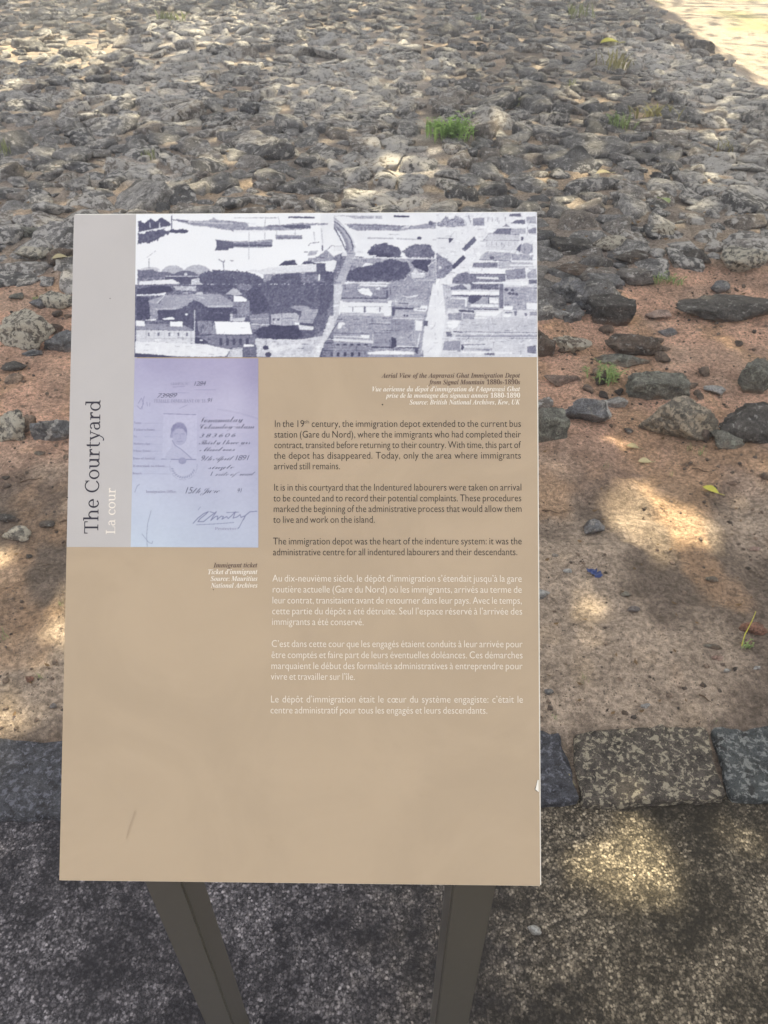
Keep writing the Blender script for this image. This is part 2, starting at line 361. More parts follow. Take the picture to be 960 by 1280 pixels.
def scatter(n, r0, r1, y0=3.0, y1=PAVE_END, k=0.76):
    c = 0; u = rng.uniform(size=(n, 4))
    for a, b, c_, d in u:
        y = y0+(y1-y0)*math.sqrt(b) if False else y0+(y1-y0)*b
        hw = 0.58*y+1.6
        if rng.uniform() > hw/(0.58*y1+1.6): continue
        x = (a*2-1)*hw; r = r0+(r1-r0)*c_*c_
        if in_pave(x, y, r): c += try_place(x, y, r, k)
    return c
scatter(900, 0.14, 0.23); scatter(4000, 0.11, 0.15); scatter(6000, 0.10, 0.13, 3, 9); scatter(16000, 0.085, 0.12, 3, PAVE_END)
scatter(9000, 0.055, 0.085, 3, 11, 0.86); scatter(9000, 0.06, 0.085, 9, PAVE_END, 0.86); scatter(5000, 0.035, 0.055, 3, 6.5, 0.88)
stones = np.array(stones)
sx, sy, sr = stones.T
pxx, pyy = to_px(sx, sy, 0.05); dd = sy*CP + CAMZ*SP
inside = (pxx > -10) & (pxx < 970) & (pyy > 0) & ~((pxx > 100) & (pxx < 662) & (pyy > 275))
order = np.argsort(-(sr/dd)*inside)
variants = {s_: [rock(200+i, s_, planes=7+i % 5, blocky=1.0 if i % 2 == 0 else 0.0, sharp=34, rough=0.075) for i in range(14)] for s_ in (3, 2)}
vmesh = [mesh('stone', v, f, MAT_PAVE, True) for v, f in variants[3]]
paving = empty('stone_paving', (0, 6, 0), kind='structure')
def xform(rngk, x, y, r):
    rot = rngk.uniform(0, 6.283); asp = rngk.uniform(0.72, 1.0)
    tilt = (rngk.normal()*0.17+0.05, rngk.normal()*0.15)
    zr = r*(rngk.uniform(0.36, 0.58) if rngk.uniform(0, 1) < 0.8 else rngk.uniform(0.5, 0.8))
    R = Matrix.Translation((x, y, float(soil_h(x, y)) + zr*rngk.uniform(-0.42, 0.12))) @ Matrix.Rotation(tilt[0], 4, 'X') @ Matrix.Rotation(tilt[1], 4, 'Y') @ Matrix.Rotation(rot, 4, 'Z') @ Matrix.Diagonal((r*1.12, r*1.12*asp, zr, 1))
    return R
pinv = Matrix.Translation(-Vector(paving.location))
rk = random.Random(3)
class RK:
    def __init__(s, seed): s.r = random.Random(seed)
    def uniform(s, a, b): return s.r.uniform(a, b)
    def normal(s): return s.r.gauss(0, 1)
rk = RK(5)
VV, FF, off = [], [], 0
for n_, i in enumerate(order):
    R = xform(rk, sx[i], sy[i], sr[i]); v_ = n_ % 14
    if n_ < 300 and inside[i]:
        o = D.objects.new('stone', vmesh[v_]); link(o, paving)
        R2 = pinv @ R; o.matrix_local = R2
    else:
        big = n_ < 2600
        V, Fc = variants[3 if big else 2][v_]; M4 = np.array(R)
        VV.append(V @ M4[:3, :3].T + M4[:3, 3]); FF.append(Fc+off); off += len(V)
o = mobj('packed_stones', np.vstack(VV), np.vstack(FF), MAT_PAVE, paving); tag(o, kind='stuff')
print('paving stones', len(stones), 'tris', len(np.vstack(FF)))

# ------------------------------------------------------------------ loose rocks, one by one
ROCKS = [
 # px, py, w, h, material, blocky, seed, flatness of depth, label
 (918, 385, 136, 44, MAT_DARK, 0, 2, 0.5, 'long smooth dark boulder half buried in red soil at the right edge'),
 (710, 369, 48, 44, MAT_BLUE, 0, 11, 0.7, 'blue-grey curved rock just right of the top of the panel'),
 (754, 359, 50, 24, MAT_BLUE, 1, 12, 0.7, 'flat grey rock touching the back of the dark block'),
 (765, 389, 58, 38, MAT_DARK, 1, 13, 0.7, 'dark square block standing on red soil right of the blue-grey curved rock'),
 (794, 425, 72, 40, MAT_DARK, 0, 14, 0.6, 'dark flat-topped rock with a pale smear sloping down to the right'),
 (680, 431, 30, 36, MAT_DARK, 0, 15, 0.7, 'purplish dark rock partly hidden by the right edge of the panel'),
 (714, 433, 48, 30, MAT_LICH, 0, 16, 0.6, 'small jagged rock speckled with white lichen beside the panel'),
 (828, 478, 86, 44, MAT_GREEN, 1, 17, 0.5, 'wide grey-green block with a flat top and soil on its front'),
 (737, 515, 62, 52, MAT_BLUE, 0, 18, 0.7, 'pointed dark rock with a white flank near the panel'),
 (690, 531, 40, 46, MAT_GREEN, 1, 19, 0.7, 'dull dark-green rock against the right edge of the panel'),
 (854, 525, 94, 68, MAT_MOTT, 0, 20, 0.6, 'large mottled boulder, pale below and grey on top'),
 (946, 530, 96, 60, MAT_DARK, 0, 21, 0.6, 'dark slab leaning over its shadow at the right edge'),
 (912, 548, 42, 34, MAT_GREEN, 0, 22, 0.8, 'round greenish stone tucked under the dark leaning slab'),
 (772, 499, 32, 22, MAT_PALE, 0, 23, 0.7, 'small white rock beside the pointed dark rock'),
 (897, 482, 27, 18, MAT_PALE, 0, 24, 0.7, 'small smooth off-white stone right of the grey-green block'),
 (950, 468, 52, 50, MAT_GREEN, 0, 25, 0.7, 'rough grey-brown boulder cut by the right edge of the frame'),
 (935, 330, 66, 36, MAT_LICH, 0, 26, 0.6, 'broad grey lichened boulder at the front edge of the paving'),
 (867, 325, 42, 22, MAT_DARK, 0, 27, 0.6, 'brown-black wedge of rock at the front of the paving'),
 (826, 297, 42, 22, MAT_LICH, 0, 28, 0.6, 'oval stone ringed with pale lichen behind the pale green leaf'),
 (901, 359, 28, 18, MAT_BLUE, 0, 29, 0.7, 'small grey stone above the long smooth dark boulder'),
 (724, 385, 24, 18, MAT_BLUE, 0, 30, 0.7, 'small blue-grey stone at the foot of the curved rock'),
 (700, 396, 44, 20, MAT_PALE, 0, 31, 0.6, 'thin pale grey shard lying left of the dark square block'),
 (824, 391, 32, 18, MAT_PINK, 0, 32, 0.7, 'pinkish flat stone on the red soil behind the flat-topped rock'),
 (838, 413, 24, 13, MAT_BLUE, 0, 33, 0.7, 'small bluish chip right of the flat-topped rock'),
 (780, 447, 76, 22, MAT_GREEN, 0, 34, 0.5, 'low mossy stone behind the green weed'),
 (706, 470, 46, 22, MAT_PINK, 0, 35, 0.6, 'low reddish stone sunk in the soil by the panel'),
 (680, 505, 24, 24, MAT_PALE, 0, 36, 0.7, 'white lump half hidden behind the panel edge'),
 (760, 312, 44, 22, MAT_LICH, 0, 37, 0.6, 'white-flecked rock on the lip of the paving'),
 (716, 318, 60, 26, MAT_DARK, 1, 38, 0.6, 'dark rock on the lip of the paving right of the panel corner'),
 (718, 345, 64, 22, MAT_DARK, 0, 39, 0.6, 'long low dark rock behind the blue-grey curved rock'),
 (800, 322, 22, 14, MAT_PALE, 0, 40, 0.7, 'small white chip on the lip of the paving'),
 (790, 330, 46, 20, MAT_DARK, 0, 41, 0.6, 'dark low rock below the small white chip'),
 # soil in front
 (745, 659, 30, 27, MAT_BLUE, 0, 50, 0.8, 'small blue-grey stone with a white stripe on the bare soil'),
 (790, 767, 16, 13, MAT_BLUE, 0, 51, 0.9, 'round dark grey pebble on the bare soil'),
 (942, 789, 32, 22, MAT_RED, 0, 52, 0.6, 'red-brown three-cornered stone by the thin stalk'),
 (934, 806, 10, 11, MAT_PINK, 0, 53, 0.8, 'tiny pinkish pebble below the red-brown stone'),
 (678, 741, 20, 20, MAT_PALE, 0, 54, 0.7, 'pale rock chip peeping out from behind the panel'),
 (686, 868, 12, 10, MAT_BLUE, 0, 55, 0.9, 'dark pebble between the panel and the kerb'),
 (709, 715, 12, 7, MAT_PALE, 0, 56, 0.9, 'bright white oval pebble left of the blue scrap'),
 (694, 695, 9, 7, MAT_PALE, 0, 57, 0.9, 'tiny white chip up and left of the oval pebble'),
 (892, 825, 8, 8, MAT_PINK, 0, 58, 0.9, 'left one of two round pinkish pebbles lying together'),
 (899, 826, 8, 8, MAT_PINK, 0, 59, 0.9, 'right one of two round pinkish pebbles lying together'),
 (889, 813, 22, 9, MAT_GREEN, 0, 60, 0.8, 'flat grey pebble just above the pinkish pair'),
 (782, 746, 14, 10, MAT_GREEN, 0, 61, 0.8, 'pale grey-brown pebble above the round dark pebble'),
 (891, 722, 18, 12, MAT_GREEN, 0, 62, 0.8, 'brown lump of earth and stone in the dark soil patch'),
 (945, 837, 9, 7, MAT_PALE, 0, 63, 0.8, 'cream chip at the right below the red-brown stone'),
 (909, 840, 9, 8, MAT_PALE, 0, 64, 0.8, 'cream chip right of the pinkish pair'),
 (807, 883, 12, 9, MAT_PALE, 0, 65, 0.7, 'flat white chip close to the kerb'),
 (946, 680, 14, 9, MAT_PINK, 0, 66, 0.7, 'sandy stone chip near the right edge above the bare soil'),
 (916, 605, 14, 9, MAT_PINK, 0, 67, 0.7, 'brownish twig-like chip right of the yellow-green leaf'),
 (786, 538, 12, 10, MAT_DARK, 0, 68, 0.8, 'little black stone between the pointed rock and the boulder'),
 # left
 (32, 417, 78, 56, MAT_LICH, 0, 70, 0.6, 'big boulder crusted with cream lichen at the left edge'),
 (76, 427, 50, 34, MAT_BLUE, 0, 71, 0.6, 'dark blue-grey stone half hidden by the left edge of the panel'),
 (12, 535, 46, 46, MAT_LICH, 0, 72, 0.7, 'lichened grey stone cut by the left edge of the frame'),
 (68, 534, 52, 46, MAT_BLUE, 0, 73, 0.7, 'dark stone with a white flank and tan foot by the panel'),
 (18, 465, 32, 18, MAT_DARK, 0, 74, 0.7, 'small dark flat stone below the cream-crusted boulder'),
 (40, 446, 27, 13, MAT_BLUE, 0, 75, 0.7, 'thin bluish stone just under the cream-crusted boulder'),
 (72, 378, 42, 24, MAT_LICH, 0, 76, 0.6, 'tilted pale slab leaning by the upper left side of the panel'),
 (51, 381, 30, 18, MAT_BLUE, 0, 77, 0.7, 'grey stone left of the tilted pale slab'),
 (21, 376, 20, 11, MAT_GREEN, 0, 78, 0.7, 'small brown-grey stone on the red soil at the left'),
 (7, 646, 22, 14, MAT_DARK, 0, 79, 0.8, 'small dark stone above the pale lump at the left edge'),
 (17, 665, 36, 26, MAT_LICH, 0, 80, 0.7, 'pale crumbly lump of stone at the left edge'),
 (60, 659, 20, 12, MAT_DARK, 0, 81, 0.8, 'dark oval stone between the pale lump and the panel'),
 (38, 852, 12, 9, MAT_RED, 0, 82, 0.8, 'terracotta pebble above the kerb at the left'),
 (35, 694, 8, 6, MAT_DARK, 0, 83, 0.8, 'tiny dark pebble under the pale lump'),
 (67, 883, 9, 9, MAT_BLUE, 0, 84, 0.8, 'little grey pebble between the panel and the left stretch of kerb'),
 (7, 599, 12, 8, MAT_DARK, 0, 85, 0.8, 'upper of two small dark pebbles at the left edge'),
 (9, 609, 12, 7, MAT_DARK, 0, 86, 0.8, 'lower of two small dark pebbles at the left edge'),
 (50, 571, 14, 8, MAT_GREEN, 0, 87, 0.8, 'small greenish chip below the tan-footed stone'),
 (46, 325, 52, 24, MAT_LICH, 0, 88, 0.6, 'grey lichened stone at the front of the paving on the left'),
 (78, 329, 36, 26, MAT_DARK, 0, 89, 0.6, 'black stone touching the upper left corner of the panel'),
 (42, 298, 32, 20, MAT_GREEN, 0, 90, 0.6, 'dull grey stone at the left behind the lichened one'),
 (82, 298, 30, 20, MAT_DARK, 0, 91, 0.6, 'dark stone level with the top left corner of the panel'),
 (668, 1164, 17, 16, MAT_PALE, 0, 92, 0.9, 'white stone lying on the dark path below the panel corner'),
]
OCC = []
for (px, py, wpx, hpx, m_, blk, seed, kd, label) in ROCKS:
    g = G(px, py+hpx*0.42); d = depth_of(g); phi = math.atan2(CAMZ, g[1])
    W = wpx/F*d; H = hpx/F*d; ky = min(kd*W, H*0.62/math.sin(phi))
    hz = max((H-ky*math.sin(phi))/math.cos(phi), 0.3*H); full = hz*1.35
    V, Fc = rock(seed, 5 if wpx > 45 else 4 if wpx > 18 else 3, planes=10+seed % 5, blocky=blk, sharp=40 if blk else 26, rough=0.05 if wpx > 30 else 0.03)
    V = V*np.array([W/2, ky/2, full/2]); gy = g[1]+ky*0.42; base = float(soil_h(g[0], gy)) if py < 905 else 0.0
    c = np.array([g[0], gy, base]); V[:, 2] += hz-full/2
    OCC.append((c[0], c[1], W/2))
    o = D.objects.new('rock' if wpx > 26 else 'pebble', mesh('rock' if wpx > 26 else 'pebble', V, Fc, m_, True)); link(o); o.location = c
    tag(o, label, 'rock' if wpx > 26 else 'pebble', 'loose rocks on the soil' if wpx > 26 else 'small stones on the ground')
    if seed in (50, 18, 73):          # a white band or flank that belongs to the stone: a thin crust sheet
        Vn, Fn = rock(seed, 5, planes=10+seed % 5, blocky=blk, sharp=40 if blk else 26, rough=0.05 if wpx > 30 else 0.03) if wpx > 45 else rock(seed, 4, planes=10+seed % 5, blocky=blk, sharp=40 if blk else 26, rough=0.05 if wpx > 30 else 0.03)
        nn = fbm(Vn[:, 1]*3+seed, Vn[:, 2]*3, seed, 3)-0.5; s_ = Vn[:, 0]+nn*0.5
        keep = (np.abs(s_+0.25) < 0.16) if seed == 50 else (s_ > 0.62) if seed == 18 else (np.abs(s_-Vn[:, 2]*0.6+0.2) < 0.14)
        keep &= Vn[:, 2] > -0.5
        fk = Fn[keep[Fn].all(1)]
        if len(fk):
            u, inv = np.unique(fk, return_inverse=True); Vc = Vn[u]*1.015*np.array([W/2, ky/2, full/2]); Vc[:, 2] += hz-full/2
            cr = D.objects.new('white_crust', mesh('white_crust', Vc, inv.reshape(-1, 3), MAT_PALE, True)); link(cr, o)

# grit and crumbs scattered over the bare soil
def scatter_mesh(name, n, area, r0, r1, mat, sub, pw=3.0, seed=1, label=None, sink=0.2, keepfn=None, cat=None):
    rg = np.random.RandomState(seed); vs = [rock(900+seed*20+i, sub, planes=8) for i in range(6)]
    VV, FF, off = [], [], 0
    x0, x1, y0, y1 = area
    X_ = rg.uniform(x0, x1, n); Y_ = rg.uniform(y0, y1, n)
    ok = (Y_ > kerb_y(X_)+0.01) & (Y_ < pave_front(X_)+0.3)
    if keepfn is not None: ok &= keepfn(X_, Y_, rg)
    X_, Y_ = X_[ok], Y_[ok]; Z_ = soil_h(X_, Y_)
    for i in range(len(X_)):
        V, Fc = vs[i % 6]; r = r0+(r1-r0)*rg.uniform()**pw; a = rg.uniform(0, 6.28); c_, s_ = math.cos(a), math.sin(a)
        P = V*np.array([r, r*rg.uniform(0.6, 1), r*rg.uniform(0.4, 0.8)])
        P = np.stack([P[:, 0]*c_-P[:, 1]*s_ + X_[i], P[:, 0]*s_+P[:, 1]*c_ + Y_[i], P[:, 2]+Z_[i]+r*sink], 1)
        VV.append(P); FF.append(Fc+off); off += len(V)
    o = mobj(name, np.vstack(VV), np.vstack(FF), mat); return tag(o, label, cat, kind='stuff')
scatter_mesh('grit', 9000, (-2.1, 2.3, 1.0, 4.3), 0.0022, 0.010, MAT_GRIT, 1, 3.0, 1, 'fine grit and crumbs of stone strewn over the bare soil', keepfn=lambda x, y, r: (np.abs(x) < 0.75*y+0.3) & (r.uniform(size=len(x)) < 0.25+1.5*smooth(0.42, 0.66, fbm(x*4, y*4, 77, 3))), cat='grit')
scatter_mesh('rubble', 420, (-2.6, 2.9, 1.5, 4.4), 0.010, 0.05, MAT_GRIT, 3, 2.5, 2, 'small broken stones scattered between the loose rocks', keepfn=lambda x, y, r: r.uniform(size=len(x)) < smooth(1.7, 3.0, y), cat='rubble')

# ------------------------------------------------------------------ plants, leaves, litter
def leaf_mat(name, c, rough=0.6):
    M = Mat(name, rough, 0.3); n = M.noise(90, 3); r = M.rand()
    c1 = M.mix(n, tuple(v*0.75 for v in c), tuple(min(1, v*1.25) for v in c)); c1 = M.hsv(c1, v=M.math('ADD', 0.75, M.math('MULTIPLY', r, 0.5)))
    M.base(c1); tr = M.n('ShaderNodeBsdfTranslucent'); M.put(tr.inputs[0], c1); ms = M.n('ShaderNodeMixShader'); ms.inputs[0].default_value = 0.35
    out = M.t.nodes['Material Output']; M.t.links.new(M.b.outputs[0], ms.inputs[1]); M.t.links.new(tr.outputs[0], ms.inputs[2]); M.t.links.new(ms.outputs[0], out.inputs['Surface'])
    return M.m
MAT_BRIGHT = leaf_mat('fresh_green', (0.34, 0.50, 0.18)); MAT_WEED = leaf_mat('weed_green', (0.30, 0.40, 0.17)); MAT_GRASS = leaf_mat('grass_green', (0.27, 0.30, 0.15)); MAT_DRY = leaf_mat('dry_grass', (0.32, 0.30, 0.14))
MAT_YEL = leaf_mat('yellow_leaf', (0.62, 0.60, 0.12)); MAT_PGR = leaf_mat('pale_green_leaf', (0.36, 0.46, 0.20)); MAT_CRM = leaf_mat('faded_leaf', (0.55, 0.49, 0.31))
def weed(px, py, wpx, hpx, n, mat, seed, label, broad=False, cat='weed', name=None):
    g = G(px, py+hpx*0.3); d = depth_of(g); W = wpx/F*d; H = max(hpx/F*d*0.9, 0.01); r = random.Random(seed); z0 = float(soil_h(g[0], g[1]))
    V, Fc = [], []
    for i in range(n):
        bx, by = r.gauss(0, W*0.22), r.gauss(0, W*0.2); a = r.uniform(0, 6.28); ln = H*r.uniform(0.6, 1.2); lean = r.uniform(0.2, 0.9)*W*0.4
        wd = (W*0.03 if broad else W*0.022)*r.uniform(0.7, 1.3); ca, sa = math.cos(a), math.sin(a); pts = []
        for t, ww in ((0, 0.5 if not broad else 0.12), (0.35, 1.0), (0.7, 0.8), (1, 0.05)):
            cx, cy, cz = bx+ca*lean*t*t, by+sa*lean*t*t, ln*(t-0.25*t*t)
            pts.append(((cx-sa*wd*ww, cy+ca*wd*ww, cz), (cx+sa*wd*ww, cy-ca*wd*ww, cz+wd*0.2)))
        if broad:
            for q in range(7):
                b0 = len(V); t = r.uniform(0.2, 1); a2 = r.uniform(0, 6.28); L_ = W*r.uniform(0.07, 0.14); cx, cy, cz = bx+ca*lean*t*t, by+sa*lean*t*t, ln*(t-0.25*t*t)
                c2, s2 = math.cos(a2), math.sin(a2)
                V += [(cx, cy, cz), (cx+c2*L_*.5-s2*L_*.3, cy+s2*L_*.5+c2*L_*.3, cz+L_*.2), (cx+c2*L_, cy+s2*L_, cz+L_*.1), (cx+c2*L_*.5+s2*L_*.3, cy+s2*L_*.5-c2*L_*.3, cz+L_*.2)]
                Fc.append((b0, b0+1, b0+2, b0+3))
        b0 = len(V)
        for p, q in pts: V += [p, q]
        for k in range(3): Fc.append((b0+2*k, b0+2*k+1, b0+2*k+3, b0+2*k+2))
    nm = name or ('weed' if broad else 'grass_tuft')
    o = D.objects.new(nm, mesh(nm, V, Fc, mat, False)); link(o); o.location = (g[0], g[1], z0); tag(o, label, cat, 'weeds growing between the stones')
weed(566, 174, 52, 32, 80, MAT_BRIGHT, 1, 'bright green leafy weed growing in the paving above the panel', True)
weed(772, 160, 34, 26, 26, MAT_WEED, 2, 'green weed with yellowing leaves in the paving upper right', True)
weed(815, 143, 56, 22, 40, MAT_DRY, 3, 'dull yellowish grass patch right of the green weed in the paving', cat='grass')
weed(766, 82, 44, 30, 34, MAT_DRY, 4, 'faded grass around the yellow leaf in the paving', cat='grass')
weed(722, 18, 40, 22, 30, MAT_GRASS, 5, 'hazy green tuft at the very top of the picture', cat='grass')
weed(213, 22, 42, 18, 34, MAT_GRASS, 6, 'soft green tuft at the top left of the paving', cat='grass')
weed(9, 192, 26, 28, 26, MAT_GRASS, 7, 'green-brown tuft at the left edge of the paving', cat='grass')
weed(187, 200, 26, 18, 20, MAT_GRASS, 8, 'low green tuft between stones above the left of the panel', cat='grass')
weed(756, 468, 42, 24, 26, MAT_WEED, 9, 'small green weed in front of the low mossy stone', True)
weed(819, 350, 20, 20, 16, MAT_WEED, 10, 'green weed at the paving front, left of its twin', True)
weed(841, 352, 26, 14, 16, MAT_WEED, 11, 'low spreading weed at the paving front beside the red soil', True)
weed(655, 135, 40, 16, 20, MAT_GRASS, 12, 'thin green grass between stones left of the paving middle', cat='grass')
weed(712, 108, 16, 14, 12, MAT_GRASS, 13, 'little yellow-green sprig between paving stones', cat='grass')
weed(596, 25, 18, 14, 14, MAT_WEED, 14, 'tiny green sprig far back in the paving', cat='grass')
weed(875, 563, 18, 16, 9, MAT_WEED, 15, 'small sprout at the foot of the round greenish stone', cat='grass')
weed(862, 556, 10, 16, 7, MAT_WEED, 16, 'small sprout at the foot of the mottled boulder', cat='grass')
weed(757, 583, 16, 20, 6, MAT_GRASS, 17, 'thin blades of grass on the soil above the sun patch', cat='grass')
weed(840, 590, 8, 9, 6, MAT_WEED, 18, 'tiny green seedling left of the yellow-green leaf', cat='grass')
weed(728, 850, 16, 14, 8, MAT_GRASS, 19, 'pale seedling on the soil near the panel', cat='grass')
weed(691, 898, 12, 10, 7, MAT_WEED, 20, 'seedling just above the kerb next to the panel', cat='grass')
weed(893, 905, 10, 8, 6, MAT_WEED, 21, 'seedling just above the kerb at the right', cat='grass')
weed(3, 794, 16, 18, 8, MAT_WEED, 22, 'green sprout cut by the left edge of the frame', cat='grass')
weed(52, 847, 16, 11, 8, MAT_WEED, 23, 'green sprout beside the terracotta pebble', cat='grass')
weed(77, 754, 8, 12, 6, MAT_WEED, 24, 'sprout half hidden behind the lower left of the panel', cat='grass')
weed(50, 378, 24, 10, 10, MAT_WEED, 25, 'green leaves poking from under the tilted pale slab', True)
weed(928, 810, 20, 16, 12, MAT_WEED, 26, 'leafy little weed at the foot of the thin stalk', True)
weed(905, 188, 30, 18, 20, MAT_DRY, 27, 'dry grass in the lichened paving at the right', cat='grass')
def tube(pts, r0, r1, n=6):
    V, Fc = [], []; k = len(pts); P = [Vector(p) for p in pts]
    for i, p in enumerate(P):
        d = (P[min(i+1, k-1)]-P[max(i-1, 0)]).normalized(); a = d.orthogonal().normalized(); b = d.cross(a); r = r0+(r1-r0)*i/(k-1)
        for j in range(n):
            t = 6.2832*j/n; V.append(tuple(p + a*math.cos(t)*r + b*math.sin(t)*r))
    for i in range(k-1):
        for j in range(n): Fc.append((i*n+j, i*n+(j+1) % n, (i+1)*n+(j+1) % n, (i+1)*n+j))
    return V, Fc
# dead leaf scraps strewn about
rl = np.random.RandomState(31); V, Fc = [], []
for i in range(1500):
    y_ = rl.uniform(1.15, 11); x_ = rl.uniform(-0.62*y_-.3, 0.62*y_+.3)
    if edge_side(x_, y_) > 0: continue
    z_ = float(soil_h(x_, y_)) + (0.004 if y_ < pave_front(x_) else 0.035); a_ = rl.uniform(0, 6.28); l_ = rl.uniform(0.004, 0.011)*(1 if y_ < 3.6 else 1.9); w_ = l_*rl.uniform(.3, .6); c_, s_ = math.cos(a_), math.sin(a_); b0 = len(V)
    for px, py, pz in ((-l_, 0, .2*l_), (0, -w_, 0), (l_, 0, .5*l_), (0, w_, .3*l_)): V.append((x_+px*c_-py*s_, y_+px*s_+py*c_, z_+pz))
    Fc.append((b0, b0+1, b0+2, b0+3))
MAT_DEAD = leaf_mat('dead_leaf', (0.20, 0.13, 0.07)); tag(mobj('leaf_litter', V, Fc, MAT_DEAD, None, False), 'small dry leaf scraps strewn over soil and paving', 'leaf litter', kind='stuff')
# the thin stalk
g = G(925, 812); z = float(soil_h(g[0], g[1])); V, Fc = tube([(0, 0, 0), (0.002, 0.01, 0.035), (0.012, 0.02, 0.075), (0.014, 0.024, 0.11)], 0.0016, 0.0008)
o = D.objects.new('stalk', mesh('stalk', V, Fc, MAT_YEL)); link(o); o.location = (g[0], g[1], z); tag(o, 'thin yellow-green stalk standing beside the red-brown stone', 'stalk')
def fallen_leaf(px, py, lpx, wpx, ang, mat, label, seed):
    g = G(px, py); d = depth_of(g); L_ = lpx/F*d; W = wpx/F*d; on = 0.05 if g[1] > float(pave_front(g[0])) else 0.006
    W = min(W*1.4, 0.6*L_); n = 7; V, Fc = [], []
    for i in range(n):
        t = i/(n-1); h = math.sin(math.pi*t**0.85)*0.5*W; z = 0.10*L_*math.sin(t*3)*0.6
        V += [(L_*(t-.5), -h, z+h*0.35), (L_*(t-.5), 0, z), (L_*(t-.5), h, z+h*0.35)]
    for i in range(n-1):
        for k in (0, 1): Fc.append((i*3+k, i*3+k+1, i*3+k+4, i*3+k+3))
    o = D.objects.new('fallen_leaf', mesh('fallen_leaf', V, Fc, mat)); link(o); o.location = (g[0], g[1], float(soil_h(g[0], g[1]))+on); o.rotation_euler = (0.1, 0, ang)
    st, sf = tube([(L_*.5, 0, 0.01*L_), (L_*.62, 0.02*L_, 0.03*L_), (L_*.78, 0.05*L_, 0.02*L_)], 0.02*L_, 0.015*L_)
    link(D.objects.new('leaf_stem', mesh('leaf_stem', st, sf, mat)), o); tag(o, label, 'leaf', 'fallen leaves')
fallen_leaf(761, 62, 26, 12, 0.1, MAT_YEL, 'bright yellow-green leaf lying on the paving at the upper right', 1)
fallen_leaf(826, 270, 20, 14, 1.9, MAT_PGR, 'pale green leaf standing among stones right of the panel top', 2)
fallen_leaf(80, 342, 19, 9, 0.3, MAT_CRM, 'cream and yellow leaf by the upper left side of the panel', 3)
fallen_leaf(807, 574, 17, 8, -0.1, MAT_CRM, 'pale yellow oval leaf on the soil below the mottled boulder', 4)
fallen_leaf(888, 614, 22, 8, -0.75, MAT_YEL, 'narrow yellow-green leaf on the dark soil at the right', 5)
fallen_leaf(791, 558, 16, 9, -0.4, MAT_CRM, 'off-white leaf scrap just above the pale yellow leaf', 6)
fallen_leaf(817, 124, 12, 8, 0.6, MAT_CRM, 'small cream leaf on the paving left of the white lime patch', 7)
fallen_leaf(752, 230, 20, 8, 0.1, MAT_CRM, 'cream flake lying on the paving beyond the panel corner', 8)
fallen_leaf(601, 160, 8, 6, 0.3, MAT_CRM, 'tiny white flake beside the bright green weed', 9)
MAT_BLU = plain('blue_plastic', (0.03, 0.05, 0.16), 0.4); MAT_TWIG = plain('dry_twig', (0.10, 0.065, 0.045), 0.9)
g = G(742, 721); s_ = depth_of(g)/F; rp = random.Random(4); V = []; Fc = []
for j in range(5):
    for i in range(6): V.append(((i-2.5)*3.4*s_+rp.uniform(-1, 1)*s_, (j-2)*3.6*s_+rp.uniform(-1, 1)*s_, abs(rp.gauss(0, 2.2))*s_+0.002))
for j in range(4):
    for i in range(5):
        if (i, j) not in ((0, 0), (4, 3), (1, 0), (0, 1)): Fc.append((j*6+i, j*6+i+1, j*6+i+7, j*6+i+6))
o = D.objects.new('plastic_scrap', mesh('plastic_scrap', V, Fc, MAT_BLU, False)); link(o); o.location = (g[0], g[1], float(soil_h(g[0], g[1]))+0.001); tag(o, 'crumpled dark blue plastic scrap on the bare soil', 'litter')
for px, py, lp, a, lab in ((690, 641, 26, -0.3, 'dark curved twig on the soil just right of the panel'), (880, 878, 18, -0.9, 'short dark twig near the kerb at the right'), (712, 975, 26, -1.2, 'tan straw lying in the joint between two kerb stones'), (84, 655, 22, 0.2, 'dark twig half hidden by the lower left of the panel'), (40, 604, 26, 0.3, 'thin dark root fragment on the soil at the left'), (875, 590, 20, -0.5, 'brown bark sliver below the round greenish stone')):
    g = G(px, py); l = lp*depth_of(g)/F; c, s = math.cos(a), math.sin(a); z = float(soil_h(g[0], g[1])) if py < 905 else 0.004
    V, Fc = tube([(-l/2*c, -l/2*s, 0.001), (-l*.1*c, -l*.1*s+l*.06, 0.005), (l*.2*c, l*.2*s, 0.003), (l/2*c, l/2*s+l*.05, 0.004)], 0.0022, 0.0011)
    o = D.objects.new('twig', mesh('twig', V, Fc, MAT_TWIG if py != 975 else MAT_CRM)); link(o); o.location = (g[0], g[1], z+0.002); tag(o, lab, 'twig')


# ------------------------------------------------------------------ the information sign
W_P = 0.5; ASP = 1.41479; H_P = W_P*ASP
PU = np.array([0.99982, -0.01603551, 0.01001332]); PU /= np.linalg.norm(PU)
PV = np.array([0.0062, 0.66348, 0.74816]); PV -= PU*(PV@PU); PV /= np.linalg.norm(PV); PN = np.cross(PU, PV)
PO = np.array([-0.33599121, 0.83586795, 1.33875322])          # top left corner of the face
def P3(u, v, h=0.0): return PO + np.multiply.outer(u, PU) - np.multiply.outer(v, PV) + np.multiply.outer(h + 0*np.asarray(u, float), PN)
def UV(px, py):                                               # where a point of the face is, in metres from its top left corner
    px = np.asarray(px, float); py = np.asarray(py, float); a = (px-480)/F; b = (640-py)/F
    d = np.stack([a, CP+b*SP, -SP+b*CP], -1); c = np.array([0, 0, CAMZ]); t = ((PO-c)@PN)/(d@PN); p = c + d*t[..., None] - PO
    return p@PU, -(p@PV)
sign = empty('information_sign', (-0.086, 0.42, 0), label='tan information board titled The Courtyard on two dark legs', cat='sign')
MAT_RIM = plain('panel_white_core', (0.72, 0.71, 0.68), 0.5, 0.05)
